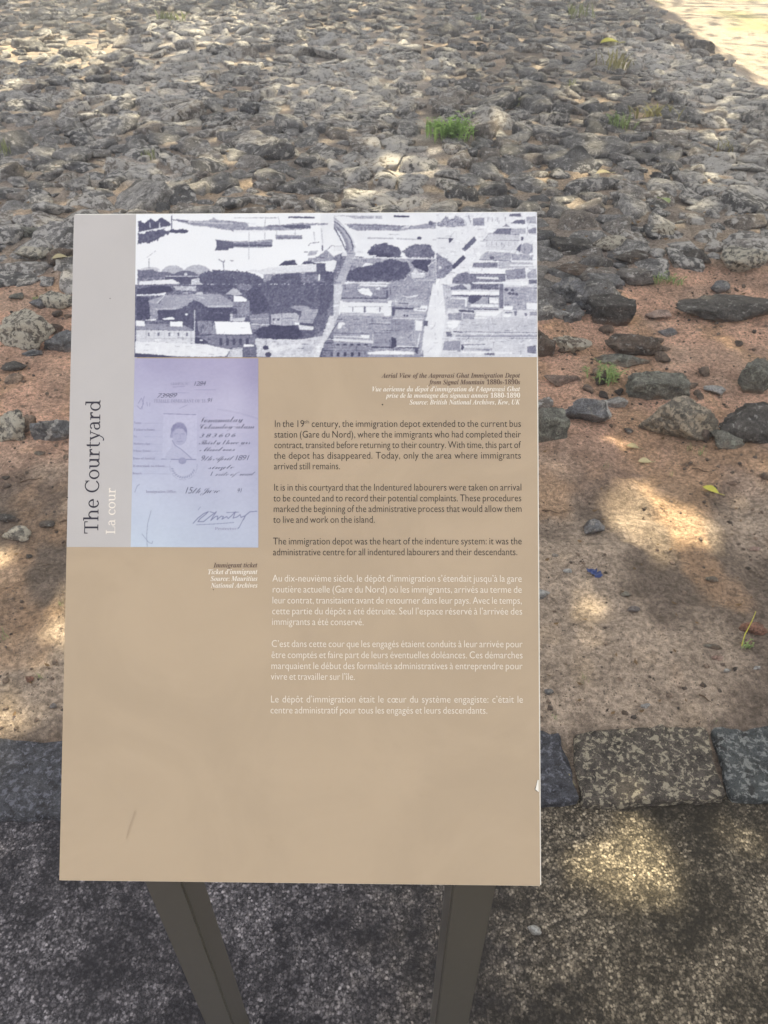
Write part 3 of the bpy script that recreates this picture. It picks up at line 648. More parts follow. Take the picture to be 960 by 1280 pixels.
def print_mat(name, c, attr=False, smudge=0.06):
    M = Mat(name, 0.42, 0.35); n = M.noise(7, 5, 0.6, dist=0.8); n2 = M.noise(45, 4, 0.7)
    base = M.attr('ink', 'Color') if attr else c
    k = M.math('ADD', M.ramp(n, 0.3, 0.7, 1-smudge, 1+smudge*0.6), M.math('MULTIPLY', M.ramp(n2, 0.62, 0.8, 0, 1), -0.05))
    col = M.hsv(base, v=k)
    M.put(M.b.inputs['Roughness'], M.ramp(n2, 0.3, 0.7, 0.36, 0.5)); return M.base(col)
MAT_TAN = print_mat('tan_print', (0.385, 0.305, 0.222)); MAT_BAND = print_mat('grey_print', (0.415, 0.405, 0.42), smudge=0.03); MAT_PHOTO = print_mat('duotone_print', None, True, 0.02)
INK_D = plain('dark_ink', (0.032, 0.024, 0.022), 0.5, 0.02); INK_T = plain('title_ink', (0.022, 0.02, 0.035), 0.5, 0.02); INK_W = plain('white_ink', (0.72, 0.68, 0.63), 0.5, 0.02); INK_P = plain('ticket_ink', (0.085, 0.085, 0.15), 0.5, 0.02); INK_P2 = plain('faint_ticket_ink', (0.28, 0.28, 0.42), 0.5, 0.02)
MAT_SCR = plain('scuffed_tan', (0.355, 0.28, 0.205), 0.5, 0.02)
INK_C = plain('caption_ink', (0.095, 0.06, 0.05), 0.5, 0.02)
def slab(name, u0, v0, u1, v1, h0, h1, mat, bev=0.0):
    bm = bmesh.new(); vs = [bm.verts.new(P3(u, v, h)) for h in (h0, h1) for u, v in ((u0, v0), (u1, v0), (u1, v1), (u0, v1))]
    for f in ((0, 1, 2, 3), (4, 5, 6, 7), (0, 1, 5, 4), (1, 2, 6, 5), (2, 3, 7, 6), (3, 0, 4, 7)): bm.faces.new([vs[i] for i in f])
    if bev: bmesh.ops.bevel(bm, geom=bm.edges[:], offset=bev, segments=2, affect='EDGES')
    return bmobj(name, bm, mat, sign)
slab('board', 0, 0, W_P, H_P, -0.005, 0, MAT_RIM, 0.0012)
slab('tan_sheet', 0.0006, 0.0014, W_P-0.0013, H_P-0.0008, 0.0001, 0.0004, MAT_TAN)
bu, bv = UV(167, 684); slab('grey_band', 0.0007, 0.0015, float(bu), float(bv), 0.0004, 0.0006, MAT_BAND)
# chip knocked out of the right rim
def flat(name, pts, h, mat):
    bm = bmesh.new(); us, vs_ = UV([p[0] for p in pts], [p[1] for p in pts]); bm.faces.new([bm.verts.new(P3(u, v, h)) for u, v in zip(us, vs_)]); return bmobj(name, bm, mat, sign)
flat('chipped_spot', [(671.8, 974.5), (673.2, 974.8), (673.3, 989.8), (669, 986.5), (670.2, 982)], 0.0008, MAT_RIM)
flat('chip_shadow_line', [(671.4, 974.5), (672.0, 974.5), (670.6, 982), (669.6, 986.2), (672, 989.8), (668.6, 987.3), (668.2, 985.5), (670, 981.5)], 0.0007, INK_D)
# legs: upright square tubes, arms behind the board
MAT_LEG = plain('dark_bronze_paint', (0.085, 0.08, 0.071), 0.28, 0.12, 0.8)
YF = 0.402; TD = 0.052
def leg(pxl, pxr):
    d0 = ray(pxl, 1105); d1 = ray(pxr, 1105); x0 = d0[0]*YF/d0[1]; x1 = d1[0]*YF/d1[1]; yaw = -0.016
    bm = bmesh.new(); xm = (x0+x1)/2
    def box(c, s, M_=Matrix()):
        r = bmesh.ops.create_cube(bm, size=1, matrix=Matrix.Translation(c) @ M_ @ Matrix.Diagonal((*s, 1)))
    top = float(PO[2] - (PO[1]-(YF+TD/2))/PV[1]*PV[2]) - 0.04
    box((xm, YF+TD/2, top/2), (x1-x0, TD, top))
    bmesh.ops.bevel(bm, geom=bm.edges[:], offset=0.0025, segments=2, affect='EDGES')
    o = bmobj('leg', bm, MAT_LEG, sign)
    b = bmesh.new(); bmesh.ops.create_cube(b, size=1, matrix=Matrix.Translation((xm, YF+TD/2, 0.006)) @ Matrix.Diagonal((0.09, 0.07, 0.012, 1))); bmesh.ops.bevel(b, geom=b.edges[:], offset=0.002, segments=1, affect='EDGES')
    bmobj('base_plate', b, MAT_LEG, sign)
    u = (xm-PO[0])/PU[0]; slab('support_arm', u-0.02, 0.06, u+0.02, H_P-0.05, -0.035, -0.0055, MAT_LEG, 0.002)
leg(180.5, 228.5); leg(565.5, 621)
slab('cross_bar', 0.09, 0.34, 0.42, 0.38, -0.034, -0.0055, MAT_LEG, 0.002)

# ---- lettering
def fontmesh(s, size=1.0, shear=0.0, offset=0.0, sw=1.0, xs=1.0, cs=1.0, res=3):
    c = D.curves.new('lettering', 'FONT'); c.body = s; c.size = size; c.shear = shear; c.offset = offset; c.space_word = sw; c.space_character = cs; c.resolution_u = res
    o = D.objects.new('lettering', c); COL.objects.link(o); dg = bpy.context.evaluated_depsgraph_get(); m = D.meshes.new_from_object(o.evaluated_get(dg))
    V = np.zeros(len(m.vertices)*3); m.vertices.foreach_get('co', V); V = V.reshape(-1, 3); Fc = [tuple(p.vertices) for p in m.polygons]
    D.objects.remove(o); D.curves.remove(c); D.meshes.remove(m); V[:, 0] *= xs; return V, Fc
CAP = float(fontmesh('H')[0][:, 1].max())            # cap height for size 1
def bi(s):
    o = ''
    for ch in s:
        if 'a' <= ch <= 'z': o += chr(0x1D468+26+ord(ch)-97)
        elif 'A' <= ch <= 'Z': o += chr(0x1D468+ord(ch)-65)
        elif '0' <= ch <= '9': o += chr(0x1D7CE+ord(ch)-48)
        else: o += ch
    return o
def bs(s): return ''.join(chr(0x1D4D0+26+ord(c)-97) if 'a' <= c <= 'z' else chr(0x1D4D0+ord(c)-65) if 'A' <= c <= 'Z' else c for c in s)
def bd(s): return ''.join(chr(0x1D400+26+ord(c)-97) if 'a' <= c <= 'z' else chr(0x1D400+ord(c)-65) if 'A' <= c <= 'Z' else chr(0x1D7CE+ord(c)-48) if '0' <= c <= '9' else c for c in s)
class Text:
    def __init__(s, name, mat, h): s.V, s.F, s.name, s.mat, s.h = [], [], name, mat, h
    def add(s, V, Fc, a, b, size):          # a, b: baseline start and a point further along it (pixels); V in units of size
        (u0, u1), (v0, v1) = UV([a[0], b[0]], [a[1], b[1]]); L_ = math.hypot(u1-u0, v1-v0); dx, dy = (u1-u0)/L_, (v1-v0)/L_
        x, y = V[:, 0]*size, V[:, 1]*size; k = len(s.V)
        s.V += list(P3(u0 + x*dx + y*dy, v0 + x*dy - y*dx, s.h)); s.F += [tuple(i+k for i in f) for f in Fc]
    def done(s, label=None):
        m = D.meshes.new(s.name); m.from_pydata([tuple(np.array(v)-np.array(sign.location)) for v in s.V], [], s.F); m.materials.append(s.mat)
        o = link(D.objects.new(s.name, m), sign); tag(o, kind='stuff'); return o
PXM = W_P/588.0                                        # metres of board per picture pixel
def line(T, s, x0, y0, x1, y1, cappx, fit=True, conv=None, **k):
    size = cappx*PXM/CAP; s2 = conv(s) if conv else s; (u0, u1), (v0, v1) = UV([x0, x1], [y0, y1]); W = math.hypot(u1-u0, v1-v0)/size
    if fit == 'words':
        a = fontmesh(s2, **k); wa = a[0][:, 0].max(); k2 = dict(k, sw=1.5); wb = fontmesh(s2, **k2)[0][:, 0].max()
        sw = 1 + 0.5*(W-wa)/(wb-wa) if wb > wa else 1
        if sw < 0.7:
            k = dict(k, sw=0.7); V, Fc = fontmesh(s2, **k); V[:, 0] *= W/V[:, 0].max()
        else: V, Fc = fontmesh(s2, **dict(k, sw=sw))
    else:
        V, Fc = fontmesh(s2, **k)
        if fit: V[:, 0] *= W/V[:, 0].max()
    T.add(V, Fc, (x0, y0), (x1, y1), size)
H1 = 0.0007
eng = [("In the 19    century, the immigration depot extended to the current bus", 530, 651), ("station (Gare du Nord), where the immigrants who had completed their", 543.3, 651), ("contract, transited before returning to their country. With time, this part of", 556.5, 651),
 ("the depot has disappeared. Today, only the area where immigrants", 569.7, 651), ("arrived still remains.", 583, 425), ("It is in this courtyard that the Indentured labourers were taken on arrival", 609.5, 651.5), ("to be counted and to record their potential complaints. These procedures", 623, 651.5),
 ("marked the beginning of the administrative process that would allow them", 636.3, 651.8), ("to live and work on the island.", 649.8, 468.5), ("The immigration depot was the heart of the indenture system: it was the", 676.8, 652), ("administrative centre for all indentured labourers and their descendants.", 690.3, 646.5)]
T = Text('english_text', INK_D, H1)
for s_, y, xr in eng: line(T, s_, 342.8-(y-530)*0.011, y+3.9, xr, y+3.4+(0.3), 8.6, 'words', offset=-0.006, xs=0.90)
line(T, 'th', 380.2, 529.4, 386.4, 529.4, 4.2, True, offset=-0.012)
T.done()
fre = [("Au dix-neuvième siècle, le dépôt d’immigration s’étendait jusqu’à la gare", 723, 652), ("routière actuelle (Gare du Nord) où les immigrants, arrivés au terme de", 736.7, 652), ("leur contrat, transitaient avant de retourner dans leur pays. Avec le temps,", 750.4, 652), ("cette partie du dépôt a été détruite. Seul l’espace réservé à l’arrivée des", 763.9, 652.5), ("immigrants a été conservé.", 777.2, 454.5),
 ("C’est dans cette cour que les engagés étaient conduits à leur arrivée pour", 804.8, 653), ("être comptés et faire part de leurs éventuelles doléances. Ces démarches", 818.6, 653), ("marquaient le début des formalités administratives à entreprendre pour", 832.3, 653), ("vivre et travailler sur l’île.", 845.6, 443.5), ("Le dépôt d’immigration était le cœur du système engagiste: c’était le", 874, 653.5), ("centre administratif pour tous les engagés et leurs descendants.", 887.7, 609)]
T = Text('french_text', INK_W, H1)
for s_, y, xr in fre: line(T, s_, 340.5-(y-723)*0.016, y+3.9, xr, y+4.3, 8.5, 'words', offset=-0.010, xs=0.88)
T.done()
def caption(name, mat, rows, cap, xr):
    T = Text(name, mat, H1)
    for s_, y, x0 in rows: line(T, s_, x0, y+2.4, xr, y+2.2, cap, True, conv=bi, offset=0.0)
    T.done()
caption('photo_caption', INK_C, [("Aerial View of the Aapravasi Ghat Immigration Depot", 470, 477.5), ("from Signal Mountain 1880s-1890s", 478.3, 537)], 6.0, 650)
caption('photo_caption', INK_W, [("Vue aerienne du depot d’immigration de l’Aapravasi Ghat", 487, 465), ("prise de la montagne des signaux annees 1880-1890", 495, 483), ("Source: British National Archives, Kew, UK", 503.4, 512)], 6.0, 650)
caption('ticket_caption', INK_C, [("Immigrant ticket", 707, 267.3)], 6.0, 322)
caption('ticket_caption', INK_W, [("Ticket d’immigrant", 715.3, 259.8), ("Source: Mauritius", 723.8, 263.5), ("National Archives", 732.3, 264)], 6.0, 322)
T = Text('accent_marks', INK_W, H1)                      # the accents of the italic caption
for ax, ay in ((486.5, 482.6), (511, 482.6), (533.5, 482.6), (523.5, 482.9), (604.5, 490.8)):
    T.add(np.array([(0, 0, 0), (0.6, 0, 0), (1.5, 1.2, 0), (0.9, 1.2, 0)]), [(0, 1, 2, 3)], (ax, ay+0.8), (ax+5, ay+0.8), PXM)
T.done()
def arc(cx, cy, rx, ry, a0, a1, tx=0.092, ty=0.05, n=22):   # a bowl: thick at the sides, thin at top and bottom
    o = []
    for i in range(n):
        q = []
        for a in (a0+(a1-a0)*i/n, a0+(a1-a0)*(i+1)/n):
            a = rad(a); q += [(cx+rx*math.cos(a), cy+ry*math.sin(a)), (cx+(rx-tx)*math.cos(a), cy+(ry-ty)*math.sin(a))]
        o.append([q[0], q[2], q[3], q[1]])
    return o
def st(x, y0, y1, w=0.092): return [[(x, y0), (x+w, y0), (x+w, y1), (x, y1)]]
def sf(x0, x1, y, h=0.042): return [[(x0, y), (x1, y), (x1, y+h), (x0, y+h)]]
def dg(x0, y0, x1, y1, w): return [[(x0, y0), (x0+w, y0), (x1+w, y1), (x1, y1)]]
SLAB = {
 'T': (0.66, st(.28, .02, .68)+sf(.18, .47, 0)+sf(.02, .63, .658, .044)+[[(.02, .70), (.02, .53), (.06, .53), (.075, .66)], [(.63, .70), (.63, .53), (.59, .53), (.575, .66)]]),
 'h': (0.61, st(.07, .02, .76)+sf(.0, .22, 0)+sf(.0, .12, .722)+arc(.30, .32, .20, .185, 0, 165)+st(.408, .02, .33)+sf(.34, .56, 0)),
 'e': (0.50, arc(.25, .25, .225, .262, 0, 318)+[[(.08, .25), (.475, .25), (.475, .292), (.08, .292)]]),
 'C': (0.66, arc(.36, .35, .335, .365, 38, 322)+[[(.575, .70), (.615, .70), (.625, .48), (.585, .48)]]),
 'o': (0.55, arc(.27, .25, .245, .262, 0, 360)), 'c': (0.48, arc(.265, .25, .24, .262, 40, 318)+[[(.385, .40), (.445, .45), (.45, .33), (.40, .33)]]),
 'u': (0.60, st(.08, .19, .5)+sf(.0, .12, .458)+arc(.265, .19, .185, .20, 180, 340)+st(.40, .02, .5)+sf(.33, .44, .458)+sf(.45, .57, 0)),
 'r': (0.43, st(.08, .02, .5)+sf(.0, .27, 0)+sf(.0, .12, .458)+arc(.31, .30, .20, .21, 75, 165, .09, .07)+[[(.30, .50), (.385, .51), (.40, .375), (.345, .375)]]),
 't': (0.36, st(.10, .14, .62)+sf(.01, .33, .458)+arc(.24, .145, .14, .155, 180, 300, .09, .05)+[[(.10, .62), (.14, .66), (.192, .66), (.192, .5)]]),
 'y': (0.54, dg(.06, .48, .25, .02, .095)+dg(.25, .02, .43, .48, .05)+dg(.14, -.17, .26, .04, .055)+sf(.0, .21, .458)+sf(.34, .54, .458)+arc(.09, -.14, .085, .075, 190, 350, .05, .05)),
 'a': (0.52, arc(.20, .15, .175, .16, 60, 330, .085, .046)+arc(.215, .33, .19, .18, 0, 150, .092, .048)+st(.313, .06, .34)+[[(.12, .262), (.32, .285), (.32, .325), (.15, .302)]]+sf(.36, .48, 0)+[[(.313, .1), (.405, .1), (.42, .0), (.36, .0)]]),
 'd': (0.59, arc(.26, .25, .235, .262, 25, 335)+st(.405, .02, .76)+sf(.31, .42, .722)+sf(.45, .57, 0)),
 'L': (0.60, st(.10, .02, .68)+sf(.0, .30, .658)+sf(.0, .55, 0)+[[(.51, .03), (.55, .0), (.56, .2), (.525, .2)]]), ' ': (0.27, [])}
def slabtext(name, mat, s_, x0, y0, x1, y1, wscale, cap):
    (u0, u1), (v0, v1) = UV([x0, x1], [y0, y1]); L_ = math.hypot(u1-u0, v1-v0); dx, dy = (u1-u0)/L_, (v1-v0)/L_; tot = sum(SLAB[c][0] for c in s_)-0.03; k = L_/tot; ky = cap*PXM/0.70
    V, Fc, x, n_ = [], [], 0, 0
    for c in s_:
        for j, poly in enumerate(SLAB[c][1]):
            b0 = len(V)
            for px, py in poly:
                X_, Y_ = (x+px)*k, py*ky; V.append(P3(u0+X_*dx+Y_*dy, v0+X_*dy-Y_*dx, H1+2.5e-6*j))
            Fc.append(tuple(range(b0, b0+len(poly))))
        x += SLAB[c][0]
    m = D.meshes.new(name); m.from_pydata([tuple(np.array(v)-np.array(sign.location)) for v in V], [], Fc); m.materials.append(mat); tag(link(D.objects.new(name, m), sign), kind='stuff')
slabtext('title', INK_T, 'The Courtyard', 123.0, 667.5, 126.0, 500.5, 1, 17.6)
slabtext('subtitle', INK_W, 'La cour', 144.2, 667.5, 144.8, 610, 1, 11.6)

# ---- the two prints, drawn cell by cell
class Canvas:
    def __init__(s, x0, y0, x1, y1, sc, fill, seed):
        s.x0, s.y0, s.sc = x0, y0, sc; s.w, s.h = int(round((x1-x0)*sc)), int(round((y1-y0)*sc)); s.a = np.full((s.h, s.w), float(fill)); s.rng = np.random.RandomState(seed)
        yy, xx = np.mgrid[0:s.h, 0:s.w]; s.X = x0+(xx+0.5)/sc; s.Y = y0+(yy+0.5)/sc; s.clip = None
    def win(s, xa, ya, xb, yb):
        if s.clip: xa, ya, xb, yb = max(xa, s.clip[0]), max(ya, s.clip[1]), min(xb, s.clip[2]), min(yb, s.clip[3])
        i0, i1 = max(0, int((ya-s.y0)*s.sc)), min(s.h, int((yb-s.y0)*s.sc)+1); j0, j1 = max(0, int((xa-s.x0)*s.sc)), min(s.w, int((xb-s.x0)*s.sc)+1)
        return (slice(i0, i1), slice(j0, j1)) if i1 > i0 and j1 > j0 else None
    def put(s, sl, m, g, tex, ts):
        X, Y = s.X[sl], s.Y[sl]; v = g
        if tex: v = g + tex*2*(fbm(X*ts, Y*ts, 5, 3)-0.5)
        s.a[sl] = np.where(m, v, s.a[sl])
    def poly(s, pts, g, tex=0.05, ts=0.6, fuzz=0.0):
        P = np.array(pts, float); e = 2+fuzz; sl = s.win(P[:, 0].min()-e, P[:, 1].min()-e, P[:, 0].max()+e, P[:, 1].max()+e)
        if not sl: return
        X, Y = s.X[sl], s.Y[sl]
        if fuzz: X = X+fuzz*2*(fbm(X*0.5, Y*0.5, 31, 3)-0.5); Y = Y+fuzz*2*(fbm(s.X[sl]*0.5, Y*0.5, 37, 3)-0.5)
        m = np.zeros(X.shape, bool)
        for (xa, ya), (xb, yb) in zip(P, np.roll(P, -1, 0)):
            if ya == yb: continue
            m ^= ((ya > Y) != (yb > Y)) & (X < (xb-xa)*(Y-ya)/(yb-ya)+xa)
        s.put(sl, m, g, tex, ts)
    def line(s, pts, g, w, tex=0.03):
        for (xa, ya), (xb, yb) in zip(pts[:-1], pts[1:]):
            sl = s.win(min(xa, xb)-w, min(ya, yb)-w, max(xa, xb)+w, max(ya, yb)+w)
            if not sl: continue
            X, Y = s.X[sl], s.Y[sl]; dx, dy = xb-xa, yb-ya; L2 = dx*dx+dy*dy+1e-9; t = np.clip(((X-xa)*dx+(Y-ya)*dy)/L2, 0, 1)
            s.put(sl, np.hypot(X-xa-t*dx, Y-ya-t*dy) < w/2, g, tex, 1.5)
    def ell(s, cx, cy, rx, ry, g, tex=0.05, ts=0.6, fuzz=0.0, half=False):
        n = 24; s.poly([(cx+rx*math.cos(6.2832*i/n), cy+ry*math.sin(6.2832*i/n) if not half or math.sin(6.2832*i/n) < 0 else cy) for i in range(n)], g, tex, ts, fuzz)
    def down(s, k):
        h, w_ = s.h//k*k, s.w//k*k; a = s.a[:h, :w_].reshape(h//k, k, w_//k, k).mean((1, 3)); return a
    def blur(s, a, n=1):
        for _ in range(n):
            p = np.pad(a, 1, mode='edge'); a = (p[:-2, 1:-1]+p[2:, 1:-1]+p[1:-1, :-2]+p[1:-1, 2:]+4*p[1:-1, 1:-1])/8
        return a
def print_sheet(name, a, corners, h, dark, light, gam=1.0, tint=None):
    n, m = a.shape; ii, jj = np.mgrid[0:n, 0:m]; t = jj/(m-1); q = ii/(n-1); (ax, ay), (bx, by), (cx, cy), (dx, dy) = corners
    px = (ax*(1-t)+bx*t)*(1-q)+(dx*(1-t)+cx*t)*q; py = (ay*(1-t)+by*t)*(1-q)+(dy*(1-t)+cy*t)*q
    u, v = UV(px, py); P = P3(u.ravel(), v.ravel(), h); g = np.clip(a, 0, 1).ravel()[:, None]**gam
    sr_ = np.array(dark)/255*(1-g) + np.array(light)/255*g
    if tint is not None: sr_ = sr_*tint.reshape(-1, 3)
    sr_ = np.clip(sr_, 0, 1); lin = np.where(sr_ < 0.04045, sr_/12.92, ((sr_+0.055)/1.055)**2.4)
    o = mobj(name, P, gridfaces(np.arange(n*m).reshape(n, m))[:, ::-1], MAT_PHOTO, sign, False); colattr(o.data, 'ink', lin*PRINT_GAIN); return o
PRINT_GAIN = 0.80
exec_shapes = None
AC = Canvas(168, 263, 672, 449, 2.6, 0.94, 1)
OR = [(165, 260), (290, 260), (415, 260), (545, 260), (165, 355), (290, 355), (415, 355), (545, 355)]
CL = [(160, 255, 291, 356), (291, 255, 417, 356), (417, 255, 545.5, 356), (545.5, 255, 680, 356), (160, 355, 291, 455), (291, 355, 417, 455), (417, 355, 545.5, 455), (545.5, 355, 680, 455)]
K_ = 130/960.0
def cv(k, s): ox, oy = OR[k]; v = [float(q) for q in s.replace(',', ' ').split()]; return [(ox+v[i]*K_, oy+v[i+1]*K_) for i in range(0, len(v), 2)]
def p(k, g, s, tex=0.06, ts=0.7, fz=0.0): AC.clip = CL[k]; AC.poly(cv(k, s), g, tex, ts, fz)
def l(k, g, w, s): AC.clip = CL[k]; AC.line(cv(k, s), g, w*K_)
def e(k, g, cx, cy, rx, ry, half=False, tex=0.06, fz=0.0): AC.clip = CL[k]; AC.ell(OR[k][0]+cx*K_, OR[k][1]+cy*K_, rx*K_, ry*K_, g, tex, 0.7, fz, half)
def tree_(k, g, s, fz=2.2): p(k, g, s, 0.17, 0.6, fz)
# harbour, upper left
p(0, .60, '360 70 500 85 560 95 700 85 745 60 780 85 960 95 960 185 830 175 700 150 560 140 500 120 430 100', .12, .5, 1); l(0, .8, 6, '500 100 960 120'); l(0, .35, 8, '360 78 500 100')
p(0, .55, '960 185 900 180 950 215', .05); p(0, .28, '45 95 70 85 100 115 160 65 210 100 260 55 345 110 345 140 50 195', .12, .8, .5); l(0, .88, 13, '45 202 350 140')
p(0, .34, '45 215 280 165 340 190 330 215 270 240 230 265 150 310 100 290 50 320', .16, .5, 2.5); l(0, .3, 9, '355 40 355 165'); p(0, .24, '330 195 360 165 400 180 460 165 515 188 500 207 370 205', .15, 1, 1)
for q in (155, 245): l(0, .75, 12, '%d 110 %d 150' % (q, q))
p(0, .36, '755 268 870 285 960 290 960 350 885 355 885 370 755 375 772 350 772 290', .08); l(0, .7, 6, '770 272 960 292')
p(0, .5, '45 555 200 545 280 600 420 610 640 600 640 702 45 702', .25, .6, 1); e(0, .76, 160, 565, 95, 35, True); e(0, .70, 372, 600, 112, 86, True, .03); e(0, .70, 595, 605, 135, 95, True, .03); e(0, .40, 490, 612, 110, 45, True); e(0, .42, 290, 612, 95, 35, True); e(0, .8, 490, 600, 14, 14); p(0, .42, '45 565 190 552 240 600 300 625 60 640', .15)
p(0, .32, '300 618 600 622 600 690 440 700 300 650', .12); l(0, .75, 7, '300 620 620 622'); p(0, .90, '65 668 370 648 450 690 60 700', .03); p(0, .78, '540 650 640 632 640 702 545 702', .3, 1.4)
tree_(0, .34, '610 640 640 590 700 570 800 560 870 565 960 578 960 702 640 702'); l(0, .35, 7, '150 455 150 540'); l(0, .6, 3, '130 440 215 372'); l(0, .45, 8, '845 570 838 490 795 460'); l(0, .45, 8, '950 565 945 480 905 470'); l(0, .45, 7, '838 500 850 470'); l(0, .45, 7, '945 495 955 470')
# B
p(1, .58, '0 95 120 110 250 150 480 130 640 115 880 120 880 135 720 140 720 170 520 185 300 185 100 182 0 185', .14, .5, 1); p(1, .92, '130 120 215 110 220 150 150 150', .1); l(1, .35, 16, '520 60 750 66'); l(1, .6, 7, '0 64 400 66'); l(1, .45, 12, '330 142 600 142'); p(1, .34, '460 145 640 130 720 150 720 165 520 170', .3, 1.4)
p(1, .5, '0 290 200 285 370 270 360 345 200 350 0 345', .14, 1); l(1, .28, 14, '0 325 360 330'); l(1, .8, 5, '0 298 360 285'); p(1, .55, '395 230 640 232 640 268 400 272', .12); l(1, .4, 8, '395 255 640 262'); l(1, .45, 5, '700 335 715 310 800 300'); p(1, .66, '690 430 710 385 790 380 770 420', .12); l(1, .4, 8, '662 392 695 392')
for q in ('150 180 150 460', '300 60 296 275', '420 60 438 140', '750 200 760 300', '820 170 835 320', '410 190 400 240', '575 170 580 240'): l(1, .68, 6, q)
for q in ((70, 90), (240, 80)): e(1, .90, q[0], 192, q[1], 12)
p(1, .62, '770 450 870 370 935 440 960 470 690 500 700 450', .2, 1); l(1, .4, 6, '770 440 850 450'); l(1, .4, 14, '830 335 832 375'); l(1, .4, 6, '880 370 910 335 960 335'); tree_(1, .22, '425 520 480 480 540 470 575 470 600 515', .6); tree_(1, .3, '635 510 665 480 720 478 780 505', .6)
p(1, .35, '770 500 860 500 860 590 775 585', .15); tree_(1, .35, '0 572 70 570 200 600 290 640 400 600 600 585 640 600 850 560 960 600 960 702 0 702'); p(1, .86, '120 570 190 555 240 565 330 540 775 508 778 580 400 600 290 607 200 580', .04); l(1, .55, 6, '290 607 775 582'); tree_(1, .5, '620 610 800 600 850 680 640 690'); p(1, .6, '290 610 370 605 350 660 290 680', .15); p(1, .93, '860 480 960 480 930 590 900 560', .04); l(1, .92, 14, '805 610 800 660'); p(1, .5, '930 590 960 540 960 620', .1)
# C
p(2, .62, '110 125 400 130 600 142 740 150 960 112 960 175 740 180 600 198 450 190 230 190 160 165', .16, .5, 1); l(2, .45, 7, '180 135 640 150'); p(2, .72, '110 48 460 52 460 80 200 78', .15, 1.2); l(2, .22, 15, '575 57 705 60'); p(2, .9, '640 155 720 150 700 168', .05); e(2, .4, 908, 122, 20, 20); l(2, .8, 8, '220 48 220 80'); l(2, .9, 16, '390 50 390 80'); l(2, .6, 5, '0 50 110 48')
l(2, .7, 12, '330 262 560 268'); l(2, .74, 12, '600 270 780 278'); e(2, .35, 806, 266, 20, 16); l(2, .8, 5, '520 230 620 230'); p(2, .9, '0 340 90 335 95 380 0 390', .05); l(2, .6, 4, '0 340 90 335'); l(2, .75, 12, '930 280 960 280')
p(2, .55, '0 440 100 400 200 430 250 560 100 700 0 702', .3, .9); tree_(2, .38, '320 390 380 330 470 308 560 330 630 370 640 448 340 440'); tree_(2, .46, '640 390 720 335 800 318 900 325 945 390 950 450 700 455'); tree_(2, .26, '330 395 420 385 560 420 540 448 345 440', 1); p(2, .66, '200 450 960 460 960 702 150 702', .15)
tree_(2, .34, '100 640 150 580 250 540 400 500 550 460 700 500 730 560 680 640 560 672 130 672'); tree_(2, .26, '730 500 760 470 915 472 880 592 820 560 760 540', .8); l(2, .93, 8, '200 447 940 460'); p(2, .93, '265 540 310 495 390 512 300 532', .03); p(2, .86, '730 600 770 548 800 590 860 600 860 640 740 640', .15, 1.5); p(2, .62, '650 682 710 612 770 680', .05); l(2, .85, 4, '650 682 710 612 770 680'); p(2, .66, '885 530 960 480 960 640 890 600', .12, 1.5); l(2, .9, 7, '885 530 960 475'); l(2, .8, 7, '780 660 960 668'); l(2, .93, 14, '160 686 520 690')
l(2, .95, 30, '210 420 290 420'); l(2, .3, 8, '215 440 285 446'); l(2, .93, 14, '300 432 400 432'); p(2, .88, '210 400 240 380 290 390 290 410', .2, 2)
l(2, .55, 64, '-30 60 50 140 110 210 150 300 160 400'); l(2, .68, 46, '-20 70 60 130 120 200 168 280 182 400'); 
for i in range(11): t_ = i/10; l(2, .34, 8, '%.0f %.0f %.0f %.0f' % (-15+125*t_, 110+235*t_**1.2, 5+118*t_, 160+215*t_**1.2))
l(2, .34, 10, '-10 82 60 130 120 190 170 270 190 340 186 402'); l(2, .86, 12, '0 78 75 130 135 190 186 270 206 340 202 400'); l(2, .70, 75, '175 410 160 470 120 560 70 702'); tree_(2, .5, '0 440 90 440 110 480 60 600 0 660', 2); p(2, .9, '80 410 140 395 135 430 85 430', .03); p(2, .93, '0 470 45 480 20 560 0 590', .03)
# D
p(3, .92, '0 0 960 0 960 702 0 702', .06, .5); p(3, .62, '0 120 40 110 90 60 125 90 160 80 180 50 260 90 270 150 120 165 20 155', .35, 1.3, 1); l(3, .5, 8, '90 60 110 130'); p(3, .60, '340 80 445 75 445 150 340 150', .1); p(3, .9, '345 165 445 160 440 190 350 185', .04); l(3, .65, 12, '300 55 320 120'); p(3, .92, '0 195 340 200 360 245 240 365 0 350', .03); l(3, .68, 8, '0 268 110 268')
for q in (480, 520, 570, 640): l(3, .6, 6, '%d 70 %d 110' % (q, q))
p(3, .45, '680 40 785 36 788 66 682 66', .08); p(3, .45, '690 130 740 100 822 94 822 136', .08); p(3, .68, '830 70 925 60 925 130 840 130', .1); p(3, .7, '690 180 830 175 830 230 700 232', .1); p(3, .55, '850 190 925 165 925 225 860 228', .1); p(3, .5, '525 216 580 176 692 176 694 232 560 232', .08); p(3, .6, '615 160 650 135 682 160', .05); l(3, .94, 14, '690 155 910 158')
p(3, .80, '440 288 490 226 772 236 772 290', .03); l(3, .55, 5, '440 288 490 226 772 236'); l(3, .55, 5, '440 290 772 292'); p(3, .86, '465 296 765 296 740 385 465 380', .03)
for q in (468, 515, 560, 605, 672, 730): l(3, .68, 6, '%d 305 %d 340' % (q, q))
l(3, .72, 5, '460 350 740 350'); p(3, .35, '785 258 808 258 808 292 785 292'); p(3, .4, '740 380 770 340 790 320 780 400'); e(3, .68, 838, 370, 58, 55, False, .05); l(3, .55, 8, '890 330 890 405'); p(3, .95, '855 280 925 270 925 300 855 305', .02); l(3, .93, 12, '860 240 925 235'); l(3, .6, 6, '845 160 845 240')
